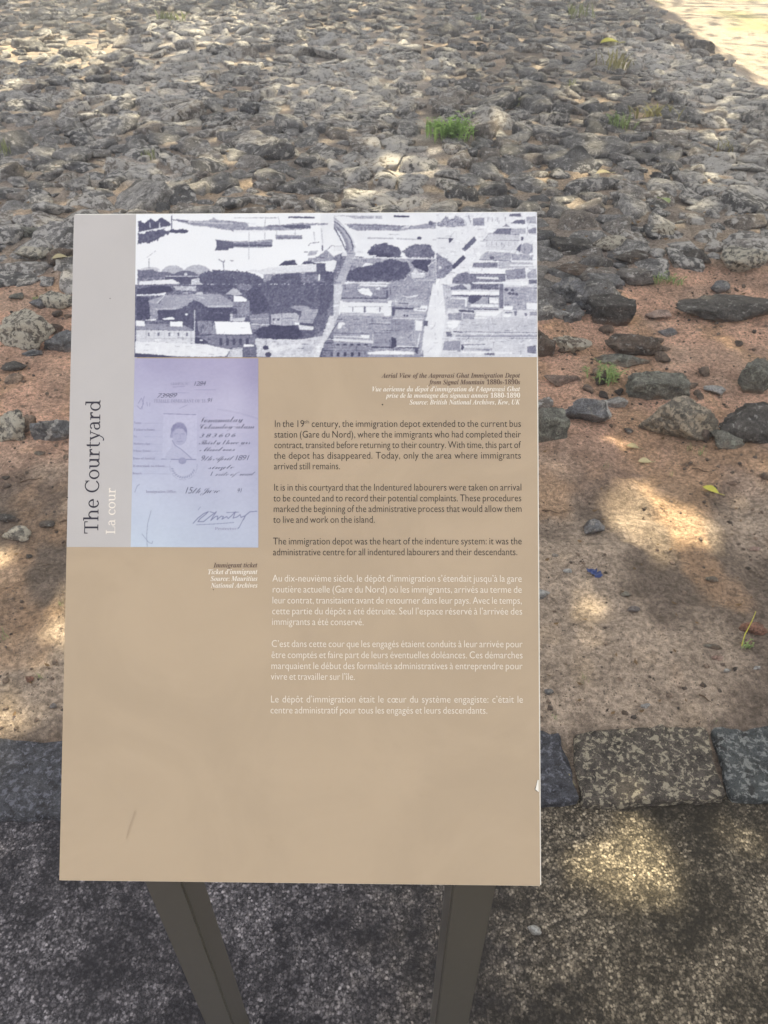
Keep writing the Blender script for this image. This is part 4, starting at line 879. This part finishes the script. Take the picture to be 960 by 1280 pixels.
p(3, .42, '238 370 352 250 375 290 268 395', .05); l(3, .9, 6, '235 365 350 240'); p(3, .30, '150 556 146 530 250 428 276 455 172 556', .05); p(3, .28, '115 265 165 270 123 316', .05)
p(3, .56, '0 400 50 440 150 480 152 560 80 640 0 655', .25, 1.2, .5); l(3, .85, 6, '0 410 60 405 150 480'); p(3, .85, '25 530 50 530 50 560 25 560'); p(3, .93, '100 470 230 380 268 400 150 505', .02)
p(3, .7, '420 430 470 392 700 410 690 480 400 472', .14, 1); p(3, .55, '345 500 570 495 570 548 335 545', .1); p(3, .72, '580 490 910 500 910 540 580 560', .15, 1); p(3, .68, '700 415 900 430 890 480 700 480', .16, 1); l(3, .93, 14, '690 525 910 530'); l(3, .5, 8, '400 470 690 486'); e(3, .4, 518, 455, 22, 16); p(3, .95, '895 450 930 450 930 530 895 520', .02)
p(3, .55, '300 605 640 612 640 680 350 690', .25, 1.2); p(3, .97, '305 560 640 560 640 604 312 600', .01); l(3, .38, 9, '312 608 640 612'); p(3, .92, '375 630 575 640 575 660 375 650', .05); p(3, .60, '640 570 822 550 830 650 650 662', .16, 1); p(3, .68, '840 600 922 550 935 650 850 652', .12, 1); tree_(3, .52, '150 702 155 640 210 600 290 588 340 640 350 702', 1); p(3, .5, '858 660 935 660 935 702 858 702', .1); l(3, .97, 15, '340 690 850 692')
# E
p(4, .42, '0 -20 960 -20 960 702 0 702', .25, .8); p(4, .22, '40 40 200 10 350 15 380 60 300 80 45 92', .08); l(4, .9, 14, '45 98 290 92'); p(4, .72, '380 10 590 10 590 60 400 50', .3, 1.4); tree_(4, .33, '600 0 960 0 960 92 640 70', 0); tree_(4, .24, '40 110 150 120 165 330 40 335', .8); l(4, .92, 20, '240 95 300 80')
p(4, .58, '165 180 245 180 240 325 165 325', .12); p(4, .25, '235 245 400 235 560 200 700 215 960 222 905 262 900 345 750 345 740 480 600 490 470 375 240 332', .12); p(4, .64, '140 155 285 100 225 182 160 178', .06); p(4, .62, '220 235 300 95 450 96 590 86 812 90 930 165 960 190 960 216 700 222 640 180 560 165 500 215 400 236', .07, .9); l(4, .85, 9, '230 178 300 95'); l(4, .74, 12, '225 232 400 232'); l(4, .75, 14, '700 205 960 205'); e(4, .75, 622, 92, 34, 24, True); e(4, .68, 490, 86, 30, 20, True); l(4, .8, 6, '590 110 670 130')
tree_(4, .32, '400 250 500 205 560 150 640 170 700 260 660 340 600 480 480 360 400 330', 1.5); e(4, .95, 500, 282, 12, 10); p(4, .95, '275 322 372 305 395 330 300 336', .02); p(4, .9, '120 332 225 325 225 338 125 342', .02); p(4, .52, '600 340 740 345 740 470 620 480', .2, 1.2); l(4, .6, 5, '750 270 850 268')
p(4, .56, '35 388 120 372 350 376 480 386 575 436 35 426', .06); p(4, .95, '350 350 466 352 466 402 354 396', .03); p(4, .93, '35 340 115 345 120 396 35 392', .03); p(4, .82, '35 430 575 440 575 560 35 542', .04); l(4, .66, 5, '40 512 572 514')
for q in (155, 245, 345, 430, 508): p(4, .45, '%d 458 %d 458 %d 490 %d 490' % (q-9, q+9, q+9, q-9), .03)
for q in (130, 205, 300, 390, 470, 545): l(4, .7, 4, '%d 432 %d 540' % (q, q))
p(4, .5, '580 490 760 480 760 560 620 560', .12); p(4, .2, '580 500 640 510 705 545 700 562 580 562', .1); e(4, .9, 640, 530, 16, 8); p(4, .5, '690 512 762 480 960 485 960 608 800 596 720 562', .07); p(4, .6, '740 470 752 350 782 470', .1); p(4, .97, '760 350 960 355 960 476 782 470', .01)
for q in (820, 882, 942): p(4, .24, '%d 595 %d 515 %d 508 %d 515 %d 595' % (q-13, q-13, q, q+13, q+13) if q > 900 else '%d 580 %d 515 %d 508 %d 515 %d 580' % (q-12, q-12, q, q+12, q+12), .03)
p(4, .70, '862 92 930 30 960 26 960 102', .05); p(4, .95, '938 112 960 112 960 150 938 150', .01); p(4, .76, '905 280 960 270 960 350 905 345', .08); l(4, .85, 7, '577 240 577 560'); p(4, .90, '30 542 400 555 580 562 700 570 820 602 910 616 872 682 700 690 400 682 30 652', .04, .3); p(4, .20, '28 655 200 665 360 682 360 694 28 688', .03); p(4, .75, '910 616 960 612 960 700 880 690', .12, 1)
# F
tree_(5, .37, '0 -20 960 -20 960 702 0 702', 0); p(5, .50, '30 0 200 0 160 60 60 40', .2, 1); tree_(5, .28, '120 60 260 30 360 240 200 300 150 200', 2); p(5, .52, '880 250 960 60 960 300 880 500 760 500', .15, .8, 1)
p(5, .55, '160 290 340 270 345 420 180 430', .14, 1); l(5, .82, 8, '180 378 345 382'); l(5, .75, 5, '180 330 340 322'); p(5, .70, '360 285 460 275 580 270 622 292 600 385 460 392 360 382', .10, 1); l(5, .5, 5, '460 285 460 385'); l(5, .45, 5, '470 320 590 322'); p(5, .62, '530 220 580 200 700 206 722 232 620 252', .05); p(5, .64, '640 232 800 236 745 372 600 362 640 300', .07, 1.2); l(5, .5, 5, '640 330 760 335'); p(5, .85, '612 382 752 402 752 434 622 430', .04); l(5, .28, 14, '640 380 745 384'); tree_(5, .42, '752 440 800 300 885 250 850 420 780 490', 1.5)
for q in (385, 430): p(5, .35, '%d 322 %d 322 %d 342 %d 342' % (q-9, q+9, q+9, q-9), .03)
p(5, .95, '580 362 622 362 622 384 580 384', .02); p(5, .55, '0 165 160 150 162 290 130 312 0 322', .2, 1.2); p(5, .28, '0 222 45 226 45 282 0 282', .08); p(5, .72, '0 30 42 40 97 96 0 102', .05); p(5, .97, '15 105 82 110 136 140 132 160 15 160', .01); p(5, .78, '0 322 125 312 112 350 0 347', .06); l(5, .3, 5, '0 212 80 208')
p(5, .80, '190 512 640 522 830 490 780 702 370 702 230 600', .08, .35, 1); p(5, .88, '330 600 640 560 640 590 380 650', .05, .3, 2); p(5, .7, '640 600 760 590 740 650 640 630', .05, .3, 2); p(5, .97, '0 355 160 356 190 474 0 476', .01); e(5, .85, 100, 410, 45, 6); p(5, .48, '0 486 215 482 215 585 100 602 0 606', .08)
for q in (20, 80, 143): p(5, .24, '%d 575 %d 520 %d 510 %d 520 %d 575' % (q-13, q-13, q, q+13, q+13), .03)
tree_(5, .20, '205 460 260 410 400 385 470 398 580 388 622 430 665 490 600 522 400 522 240 502', 1); p(5, .80, '100 600 0 606 0 700 100 700', .14, 1); p(5, .42, '100 598 222 595 220 690 105 685', .2, 1.4); p(5, .95, '108 570 200 572 204 590 112 592', .02); p(5, .75, '225 585 310 580 320 690 230 690', .15, 1); e(5, .2, 313, 602, 28, 20); e(5, .2, 336, 666, 30, 22)
p(5, .86, '900 300 950 300 960 380 860 560 800 702 750 702 830 500', .05, .4, 1); p(5, .52, '890 500 960 400 960 702 828 702 850 560', .12, 1); l(5, .3, 6, '860 560 960 560'); l(5, .85, 8, '880 520 960 525'); l(5, .3, 8, '840 628 960 632'); p(5, .3, '910 645 930 645 930 680 910 680')
# G
p(6, .66, '0 -20 960 -20 960 702 0 702', .13, .8); p(6, .82, '0 0 100 0 60 280 0 450', .08, .4, 1); p(6, .60, '100 30 500 40 510 130 90 130', .08, 1); p(6, .97, '235 50 330 30 380 95 350 110 270 92', .06, 1, 1.2); p(6, .95, '395 45 440 25 440 60', .03, 1, .5); l(6, .93, 16, '260 6 500 14'); l(6, .3, 9, '90 130 500 135'); p(6, .64, '520 30 900 20 900 120 530 130', .12, .8); p(6, .92, '620 110 700 118 800 100 780 120 700 128', .05); p(6, .4, '500 60 520 60 520 130 500 130')
p(6, .92, '930 0 960 0 960 702 820 702 850 430 895 200', .03, .4, .6); p(6, .94, '75 150 550 155 545 305 490 302 330 290 60 290', .02); p(6, .66, '90 143 515 148 512 180 100 168', .04); l(6, .7, 6, '150 212 470 212'); p(6, .74, '80 266 480 276 480 302 70 295', .04)
for q, w_ in ((190, 8), (302, 18), (442, 8)): l(6, .45, w_, '%d 218 %d 258' % (q, q))
p(6, .70, '560 140 860 150 860 200 560 200', .12, 1.2); l(6, .3, 15, '560 228 748 232'); p(6, .36, '556 235 585 240 575 310 550 290'); p(6, .73, '592 242 862 262 850 328 565 320', .06, 1); l(6, .93, 6, '560 322 840 330'); e(6, .2, 668, 298, 8, 9); e(6, .2, 694, 299, 8, 9); l(6, .55, 6, '720 290 850 292'); p(6, .94, '752 232 810 225 830 200 880 205 880 232 860 262 762 252', .03); l(6, .4, 9, '620 180 700 186'); l(6, .45, 8, '790 238 860 238')
l(6, .45, 8, '340 375 538 382'); l(6, .82, 5, '345 362 540 362'); l(6, .45, 8, '510 440 620 442'); p(6, .94, '60 362 120 365 120 385 90 390 85 420 50 420', .03); l(6, .42, 10, '22 418 55 362'); p(6, .94, '768 340 836 350 832 442 768 440', .04); p(6, .42, '845 345 886 350 882 398 845 398'); p(6, .6, '540 330 760 340 750 440 550 440', .06, .8)
l(6, .5, 10, '0 462 340 472'); l(6, .88, 9, '0 495 340 502'); l(6, .9, 24, '0 524 370 546'); p(6, .6, '0 560 375 565 330 640 330 702 0 702', .06)
for q in (55, 120, 185, 250, 315): e(6, .25, q, 574, 17, 9)
for q in (-5, 57, 121, 186, 251): p(6, .18, '%d 648 %d 648 %d 684 %d 684' % (q-11, q+11, q+11, q-11), .02)
l(6, .5, 6, '0 630 330 632'); p(6, .96, '262 482 345 482 345 512 290 514', .03); p(6, .62, '385 465 550 465 545 592 380 590', .05, 1); l(6, .4, 5, '385 462 550 462'); l(6, .3, 12, '370 597 540 600'); p(6, .22, '552 500 590 512 596 592 545 612', .08); l(6, .85, 7, '378 450 378 560'); p(6, .68, '600 480 740 440 822 462 792 592 600 590', .05, .9); l(6, .85, 4, '740 440 740 520 792 590'); l(6, .92, 10, '600 590 790 592 812 462'); l(6, .32, 10, '610 602 800 604'); p(6, .32, '770 602 802 602 790 662 765 642'); p(6, .95, '330 645 500 630 760 642 752 668 330 665', .02); p(6, .62, '430 670 820 675 840 620 850 690 430 690', .08)
# H
p(7, .86, '0 -20 960 -20 960 702 0 702', .06, .5); p(7, .93, '0 0 60 0 95 300 62 500 40 702 0 702', .03, .4, .6); p(7, .75, '60 0 130 20 150 130 100 260 90 300', .1); p(7, .52, '130 30 240 0 300 50 140 58', .12, 1, .6); p(7, .48, '320 0 580 0 580 55 320 50', .35, 1.4); p(7, .70, '120 120 590 120 580 240 100 230', .1); p(7, .98, '150 70 582 76 582 105 148 98', .01); l(7, .36, 12, '150 110 582 116'); p(7, .95, '130 130 285 130 285 215 270 215 268 145 130 142', .02); p(7, .66, '140 145 268 148 265 215 130 210', .04)
p(7, .32, '300 118 430 112 400 150 340 188 300 172', .12, 1); p(7, .68, '400 150 480 130 480 185 360 188', .05); p(7, .97, '492 130 576 136 576 186 492 180', .02); l(7, .3, 8, '486 130 486 185'); p(7, .95, '320 190 576 195 576 220 320 216', .02); l(7, .42, 10, '300 236 575 244'); p(7, .52, '585 0 626 0 622 232 585 232', .08); p(7, .68, '630 30 935 30 935 250 630 250', .14, 1.1)
for q, y_ in ((650, 55), (680, 90), (712, 92), (745, 98), (705, 60)): e(7, .35, q, y_, 16, 12)
p(7, .96, '832 180 935 180 932 247 842 240', .02); p(7, .97, '622 206 712 210 702 246 626 245', .02); p(7, .96, '620 0 850 0 850 14 620 14', .01); p(7, .34, '198 240 352 250 352 272 222 262', .08); p(7, .58, '110 280 242 270 232 342 115 336', .12, 1); p(7, .62, '250 275 360 285 355 335 250 330', .2, 1.3); p(7, .97, '370 265 550 260 622 248 550 306 370 300', .02); p(7, .96, '622 285 696 290 686 316 622 312', .02); l(7, .96, 9, '355 322 615 326'); l(7, .5, 12, '640 272 700 272'); p(7, .5, '720 260 750 258 745 300 725 300', .1); p(7, .6, '860 265 935 262 935 300 870 298', .1); e(7, .5, 830, 290, 14, 14)
p(7, .80, '222 342 720 312 935 340 935 452 222 450', .04, .4); l(7, .7, 5, '240 382 560 380'); l(7, .5, 6, '160 452 935 462'); l(7, .35, 7, '165 448 250 458'); l(7, .66, 24, '190 492 935 494'); l(7, .9, 8, '160 510 935 512'); l(7, .56, 5, '200 520 935 516'); p(7, .97, '103 362 150 350 212 345 202 400 150 432 110 404', .02, 1, .6)
p(7, .5, '90 450 140 450 150 500 100 500', .2, 1.4); p(7, .62, '78 540 226 535 228 642 62 632', .06); l(7, .92, 8, '70 632 190 634'); p(7, .3, '236 570 262 595 247 627 232 622'); l(7, .5, 8, '240 575 450 572'); p(7, .74, '260 600 510 610 520 640 260 640', .05); l(7, .55, 6, '380 622 520 618'); p(7, .95, '240 632 700 645 700 662 240 655', .02); p(7, .5, '842 590 922 582 922 662 842 652', .12, 1); p(7, .5, '448 652 542 652 542 676 448 672', .12); l(7, .8, 4, '710 655 840 660'); p(7, .82, '710 540 815 540 815 640 710 640', .02); l(7, .9, 16, '40 660 30 690')
AC.clip = None
AC.a += (AC.a < 0.87)*(0.26*(fbm(AC.X*0.9, AC.Y*1.7, 21, 3)-0.5) + 0.05*(fbm(AC.X*0.1, AC.Y*0.15, 23, 2)-0.5)); rs = np.random.RandomState(77)
def stroke(x, y, ln, ang, w_, d):
    sl = AC.win(x-ln, y-ln, x+ln, y+ln)
    if not sl: return
    X, Y = AC.X[sl]-x, AC.Y[sl]-y; c_, s_ = math.cos(ang), math.sin(ang); u_, v_ = X*c_+Y*s_, -X*s_+Y*c_
    AC.a[sl] += d*(np.abs(u_) < ln/2)*(np.abs(v_) < w_/2)
for i in range(2300):
    x_, y_ = rs.uniform(168, 672), rs.uniform(266, 447); iy, ix = int((y_-AC.y0)*AC.sc), int((x_-AC.x0)*AC.sc); g_ = AC.a[min(iy, AC.h-1), min(ix, AC.w-1)]
    if g_ > 0.9 and (y_ < 335 or rs.rand() < 0.75) and x_ < 560: continue
    town = x_ > 415 or y_ > 385
    if g_ < 0.45 and not (y_ > 395 and x_ > 415): stroke(x_, y_, rs.uniform(1.0, 2.4), rs.uniform(0, 3.1), rs.uniform(.7, 1.5), rs.choice([-.08, .12, .09, -.05]))
    elif town: stroke(x_, y_, rs.uniform(1.5, 9), rs.choice([0.02, 0.05, 0.02, 1.5, -0.9 if x_ > 500 else 0.03]), rs.uniform(.5, 1.2), rs.choice([-.17, -.10, .12, -.07]))
    else: stroke(x_, y_, rs.uniform(1.0, 5), rs.choice([0.02, 0.1, 1.5]), rs.uniform(.5, 1.1), rs.choice([-.08, .08]))
jy, jx = np.mgrid[0:AC.h, 0:AC.w]; jx = np.clip(jx+(3.2*(fbm(AC.X*.9, AC.Y*.9, 51, 2)-.5)).round().astype(int)*1, 0, AC.w-1); jy = np.clip(jy+(3.2*(fbm(AC.X*.9, AC.Y*.9, 57, 2)-.5)).round().astype(int), 0, AC.h-1); AC.a = AC.a[jy, jx]
AC.a -= 0.07*fbm(AC.X*0.06, AC.Y*0.1, 91, 3)*(AC.X > 400); a = AC.down(2); a = AC.blur(a, 1); a = (a-0.5)*1.12+0.5; a = np.clip(a, 0, 1); a = a - 0.42*a*(1-a)*smooth(0.85, 0.3, a); a = a + 0.035*(np.random.RandomState(2).rand(*a.shape)-0.5)
print_sheet('aerial_print', a, [(170.3, 268.2), (671, 265.6), (671.3, 446.6), (168.3, 446.8)], H1, (44, 45, 80), (238, 243, 253), 1.0)
# the ticket
TC = Canvas(163, 448, 323, 685, 3.2, 0.80, 3)
TC.a += 0.10*(fbm(TC.X*0.02, TC.Y*0.02, 3, 3)-0.5) + 0.05*(fbm(TC.X*0.3, TC.Y*0.5, 8, 4)-0.5)
TC.a -= 0.10*smooth(520, 448, TC.Y) + 0.10*smooth(285, 323, TC.X)*smooth(690, 520, TC.Y); TC.a += 0.07*smooth(560, 660, TC.Y)*smooth(300, 190, TC.X)
TC.a -= 0.05*np.exp(-((TC.Y-510-0.02*(TC.X-240)**2/10)/1.2)**2)*(TC.X > 270)
def tl(g, w_, *pts): TC.line(pts, g, w_, 0.02)
TC.poly([(201.5, 517.5), (244.5, 517.5), (244.5, 574.5), (201.5, 574.5)], 0.81, 0.05)
tl(.45, 0.8, (202, 517.6), (243, 518.8)); tl(.42, .9, (200, 574.5), (243.5, 574.8))
TC.ell(222, 541, 10.2, 13.2, .62, .08); TC.ell(222.8, 546.5, 9.0, 10.8, .70, .04); TC.poly([(211.6, 546), (211.3, 537), (214, 531.5), (221, 529), (228, 530.5), (231.8, 537), (232, 545), (230.5, 541), (227, 536.5), (218, 536), (213.5, 540)], .50, .12)
TC.poly([(213, 550), (216, 556), (221, 561), (229, 566), (236, 572), (240, 574.3), (204, 574.3), (207, 566), (212, 560)], .76, .03); tl(.5, .9, (213.5, 551), (217, 557), (224, 561.5), (231, 567), (238, 573.5)); tl(.55, .8, (216, 543), (220, 542.6)); tl(.55, .8, (224.5, 542.6), (229, 543)); tl(.6, .7, (223, 543), (223.8, 548.5), (221.5, 549)); tl(.55, .9, (219.5, 552.5), (226, 552.3)); TC.ell(211.8, 545.5, 1.3, 2.6, .6, 0)
TC.ell(226.5, 576.5, 5, 4.2, .58, .1)
for i in range(46):
    t0 = 6.2832*i/46; r_ = 17.0 + (i % 2)*0.5
    if i % 5 != 4 and not (0.55 < (t0 % 6.2832)/6.2832 < 0.95): tl(.66, .8, (228+r_*math.cos(t0), 583+r_*math.sin(t0)), (228+r_*math.cos(t0+.09), 583+r_*math.sin(t0+.09)))
for i in range(13):
    t0 = 0.35+2.5*i/12; tl(.55, 1.3, (228+13.5*math.cos(t0), 583+13.5*math.sin(t0)), (228+15.2*math.cos(t0+.08), 583+15.2*math.sin(t0+.08)))
for y in (528.5, 537, 545.5, 554.5, 563.5, 573.3, 583, 591.8): tl(.68, .5, (178, y+1), (200 if y < 570 else 212, y+1.2))
tl(.55, .6, (213, 484.4), (228, 483.4)); tl(.62, .5, (212, 491.5), (234, 491.3)); tl(.6, .6, (222, 511), (232, 506.5)); tl(.6, .5, (268, 487.6), (240, 487.8))
for pts in ([(169, 505), (173, 498), (176, 505), (172, 512), (168, 508)], [(174, 512), (176, 498), (177, 496)], [(180, 503), (181, 508)], [(184, 504), (184, 508)], [(167, 616), (170, 608), (173, 606)], [(188, 639), (184, 655), (183, 670), (184, 684)], [(177, 668), (186, 679), (190, 680), (190.5, 677)], [(247, 638), (250, 634)]): tl(.52, .7, *pts)
sig = [(241, 654.5), (247, 648), (254, 642.5), (260, 640), (257, 643), (250, 648.5), (247, 652.5), (254, 652.5), (262, 646), (270, 640), (266, 646), (263, 651), (269, 646), (272, 645.5), (271, 650), (276, 645.5), (279, 646), (277, 649.5), (283, 646), (285, 648.5), (289, 645), (294, 640), (291, 648), (296, 646.5), (300, 643.5), (301, 647), (306, 645), (312, 640), (321, 639.3)]
tl(.34, .9, *sig); tl(.36, .8, (304, 650), (307, 644), (303, 651), (299, 659), (297, 661)); tl(.45, .7, (245, 656.5), (270, 655.2), (292, 653.4)); tl(.4, .9, (262, 640), (267, 641.5)); tl(.4, .8, (283, 641), (298, 640.5))
a = TC.blur(TC.down(2), 1); n_, m_ = a.shape; tt = np.ones((n_, m_, 3)); yy = np.linspace(0, 1, n_)[:, None]; xx = np.linspace(0, 1, m_)[None]; tt[..., 0] = 0.965+0.03*(1-yy)-0.02*(1-xx); tt[..., 1] = 0.955+0.045*yy
print_sheet('ticket_print', a, [(168.6, 448), (323, 448.2), (323, 684.4), (163.6, 683.8)], 0.00065, (60, 60, 108), (222, 225, 243), 1.0, tt)
T = Text('handwriting', INK_P, 0.0009)
for s_, x0, y0, x1, cap in (('Vonamalay', 248, 528.5, 304, 8.5), ('Colandoyvalam', 248, 536.5, 318, 7), ('3 8 3 6 0 6', 248.5, 547, 295, 4.6), ('Thirty three yrs', 248, 556, 313, 6.5), ('Madras', 250, 564.5, 294, 6), ('9th April 1891', 250, 576, 312, 6.5), ('single', 260, 586.5, 293, 5.5), ('1 mile of road', 261, 595, 319.5, 5.5),
    ('15th June', 229.5, 617, 275, 8), ('91', 296, 616, 303, 5), ('1284', 241, 482.5, 258, 5.5), ('73989', 195.5, 497.5, 222, 5.5), ('91', 258.5, 503.5, 266, 5.5)):
    line(T, s_, x0, y0, x1, y0-0.6, cap, True, conv=bs, cs=0.86, offset=-0.013, shear=0.35 if s_[0].isdigit() else 0.1)
T.done()
T = Text('printed_form_text', INK_P2, 0.0009)
for s_, x0, y0, x1, cap in (('SHIP’S N°', 213, 481.6, 237, 3.4), ('FEMALE IMMIGRANT OF 18', 192.5, 503.5, 257, 4.4), ('Name', 167.5, 530, 177, 3), ('Father’s Name', 167.4, 538.5, 194, 3), ('No.', 167.2, 547, 172, 3), ('Stature, Age', 167, 556, 188, 3), ('Whose Estate', 166.8, 565, 188.5, 3), ('Date of Arrival', 166.5, 574.5, 194, 3), ('If married, to whom', 166.2, 583.8, 206, 3), ('Remarks', 166, 593, 178, 3), ('Immigration Office,', 182.5, 616.3, 221, 3.6), ('Protector', 268.5, 662.5, 296, 3.6)):
    line(T, s_, x0, y0, x1, y0, cap, True, conv=bd, offset=-0.008)
T.done()
for pts in ([(168, 1013), (170, 1014), (163, 1034), (159, 1048), (158, 1047), (162, 1032)],): flat('scratch', pts, 0.0010, MAT_SCR)
# specks on the board
for i, (px, py, r_) in enumerate(((478, 506, 1.2), (84.5, 622, 1.3), (138, 373.5, .8), (207, 494, .6), (267, 737, .8))):
    flat('dirt_speck', [(px-r_, py), (px, py-r_*.8), (px+r_, py-r_*.6), (px+r_*.5, py+r_)], 0.0011, INK_D)

# ------------------------------------------------------------------ the trees whose leaves dapple the ground
def inpoly(X, Y, P):
    P = np.asarray(P, float); m = np.zeros(X.shape, bool)
    for (xa, ya), (xb, yb) in zip(P, np.roll(P, -1, 0)):
        if ya != yb: m ^= ((ya > Y) != (yb > Y)) & (X < (xb-xa)*(Y-ya)/(yb-ya)+xa)
    return m
def cr(ox, oy, k, s): v = [float(q) for q in s.split()]; return [(ox+v[i]*k, oy+v[i+1]*k) for i in range(0, len(v), 2)]
GAPS = [(cr(660, 560, .3125, '370 150 430 140 520 210 630 270 720 330 700 385 610 375 550 425 490 415 430 350 375 290'), 1.0),
        (cr(660, 560, .3125, '180 590 220 570 280 610 310 690 300 770 250 775 210 720 180 650'), 0.62),
        (cr(660, 900, .3125, '400 360 500 390 540 500 600 640 600 800 520 840 420 820 310 740 230 640 220 540 300 510 370 500'), 0.8),
        (cr(660, 900, .3125, '720 420 800 430 860 540 905 640 850 680 790 600 740 510'), 0.5),
        (cr(660, 900, .3125, '930 290 980 270 980 420 935 400'), 0.5), (cr(0, 600, .3125, '-30 960 40 930 70 990 50 1050 -30 1050'), 0.6), (cr(0, 600, .3125, '190 560 280 520 280 640 200 620'), 0.45), (cr(0, 600, .3125, '-20 240 30 260 20 330 -20 340'), 0.5),
        ([(-10, -20), (500, -20), (420, 40), (300, 70), (160, 95), (-10, 130)], .38), ([(-6, 74), (10, 54), (72, 47), (84, 60), (62, 77), (20, 80)], .9), ([(68, 94), (88, 70), (125, 53), (144, 57), (134, 76), (97, 90)], .9), ([(5, 112), (22, 108), (26, 116), (8, 120)], .8)]
GP = [(np.array([G(x, y)[:2] for x, y in P_]), s_) for P_, s_ in GAPS]
rg = np.random.RandomState(11); sd = np.array(SDIR)
def leaves(n, x0, x1, y0, y1, z0, z1, size):
    gx_ = rg.uniform(x0, x1, n); gy_ = rg.uniform(y0, y1, n); z = rg.uniform(z0, z1, n)
    keep = (np.abs(gx_) < 0.62*np.maximum(gy_, 0)+2.6)
    es = edge_side(gx_, gy_); keep &= ~((es > 0.25) & (rg.uniform(size=n) < 0.93))
    for P_, s_ in GP:
        dist = np.full(n, 1e9); hole = inpoly(gx_, gy_, P_)
        for (xa, ya), (xb, yb) in zip(P_, np.roll(P_, -1, 0)):
            t_ = np.clip(((gx_-xa)*(xb-xa)+(gy_-ya)*(yb-ya))/((xb-xa)**2+(yb-ya)**2), 0, 1); dist = np.minimum(dist, np.hypot(gx_-xa-t_*(xb-xa), gy_-ya-t_*(yb-ya)))
        dist = np.where(hole, -dist, dist); keep &= ~((dist < size*rg.uniform(0.45, 1.1, n)*(1.15 if s_ > .85 else 0.55)) & (rg.uniform(size=n) < (1.0 if s_ > .85 else 0.93+0.06*s_ if s_ > .4 else s_)))
    gx_, gy_, z = gx_[keep], gy_[keep], z[keep]; t = z/sd[2]
    return np.stack([gx_+sd[0]*t, gy_+sd[1]*t, z], 1), np.full(len(z), size)
A = [leaves(9000, -1.3, 1.3, -1.1, 0.7, 5.2, 7.6, 0.09), leaves(36000, -3.4, 3.6, -0.6, 4.6, 5.2, 7.6, 0.075), leaves(75000, -16, 16, 4.0, 24, 10.5, 14.5, 0.15)]
Pn = np.vstack([q[0] for q in A]); Sz = np.hstack([q[1] for q in A])*rg.uniform(0.75, 1.3, len(Pn))
nrm = rg.normal(size=(len(Pn), 3))*0.55 + sd*1.0; nrm /= np.linalg.norm(nrm, axis=1)[:, None]
a1 = np.cross(nrm, rg.normal(size=(len(Pn), 3))); a1 /= np.linalg.norm(a1, axis=1)[:, None]; a2 = np.cross(nrm, a1)
Sz_ = Sz[:, None]; q4 = np.stack([Pn-a1*Sz_, Pn-a2*Sz_*0.5+nrm*Sz_*.1, Pn+a1*Sz_, Pn+a2*Sz_*0.5+nrm*Sz_*.1], 1)
trunks = [(-9.5, 7.5), (9.5, 9.0), (-12.5, 19.0), (13.5, 22.0), (5.5, -1.2)]
MAT_BARK = stone_mat('bark', (0.10, 0.08, 0.06), (0.13, 0.10, 0.08), lich=(0.25, 0.25, 0.22)); MAT_LEAF = leaf_mat('tree_leaf', (0.10, 0.15, 0.045))
own = np.argmin([np.hypot(Pn[:, 0]-tx, Pn[:, 1]-ty) for tx, ty in trunks], 0)
labs = ['shade tree left of the board with its crown over the near ground', 'shade tree right of the board with its crown over the near ground', 'shade tree far back on the left beyond the paving', 'shade tree far back on the right beyond the paving', 'shade tree standing on the right beside the path']
for k, (tx, ty) in enumerate(trunks):
    root = empty('shade_tree', (tx, ty, 0), label=labs[k], cat='tree', group='trees shading the courtyard')
    r3 = random.Random(k); V, Fc = tube([(0, 0, -0.2), (0.05, 0.03, 1.2), (-0.05, 0.1, 2.6), (0.1, 0, 4.2), (0.15, 0.1, 5.6)] + ([(0.05, 0.15, 8.0), (0.1, 0.1, 10.5)] if k < 4 else []), 0.32, 0.12, 12)
    sel = Pn[own == k]; sel = sel[sel[:, 2] < 8] if k in (0, 1, 4) and (sel[:, 2] < 8).any() else sel
    for b in range(9):
        tgt = sel[r3.randrange(len(sel))] - np.array([tx, ty, 0]); h = r3.uniform(2.6, 5.2) if tgt[2] < 9 else r3.uniform(5, 9); m_ = (tgt[0]*.45, tgt[1]*.45, h+(tgt[2]-h)*.65)
        v_, f_ = tube([(0.05, 0.05, h), m_, tuple(tgt)], 0.10, 0.02, 7); kk = len(V); V += v_; Fc += [tuple(i+kk for i in f) for f in f_]
    link(D.objects.new('trunk', mesh('trunk', V, Fc, MAT_BARK)), root)
    Q = q4[own == k].reshape(-1, 3); mobj('crown', Q, np.arange(len(Q)).reshape(-1, 4), MAT_LEAF, root, False)
print('leaves', len(Pn))

# ------------------------------------------------------------------ scattering volume added to imitate a pale lens-flare veil: far stones fade
bm = bmesh.new(); bmesh.ops.create_cube(bm, size=1, matrix=Matrix.Translation((0, 5, 7.6)) @ Matrix.Diagonal((1500, 1900, 17.4, 1)))
hm = D.materials.new('added_haze'); hm.use_nodes = True; t_ = hm.node_tree; t_.nodes.remove(t_.nodes['Principled BSDF'])
pv = t_.nodes.new('ShaderNodeVolumePrincipled'); pv.inputs['Color'].default_value = (0.93, 0.94, 0.96, 1); pv.inputs['Density'].default_value = 0.019; pv.inputs['Anisotropy'].default_value = 0.3
t_.links.new(pv.outputs[0], t_.nodes['Material Output'].inputs['Volume'])
o = bmobj('added_haze', bm, hm); tag(o, 'thin pale scattering volume added to imitate a lens-flare veil', kind='stuff')
S.cycles.volume_bounces = 0
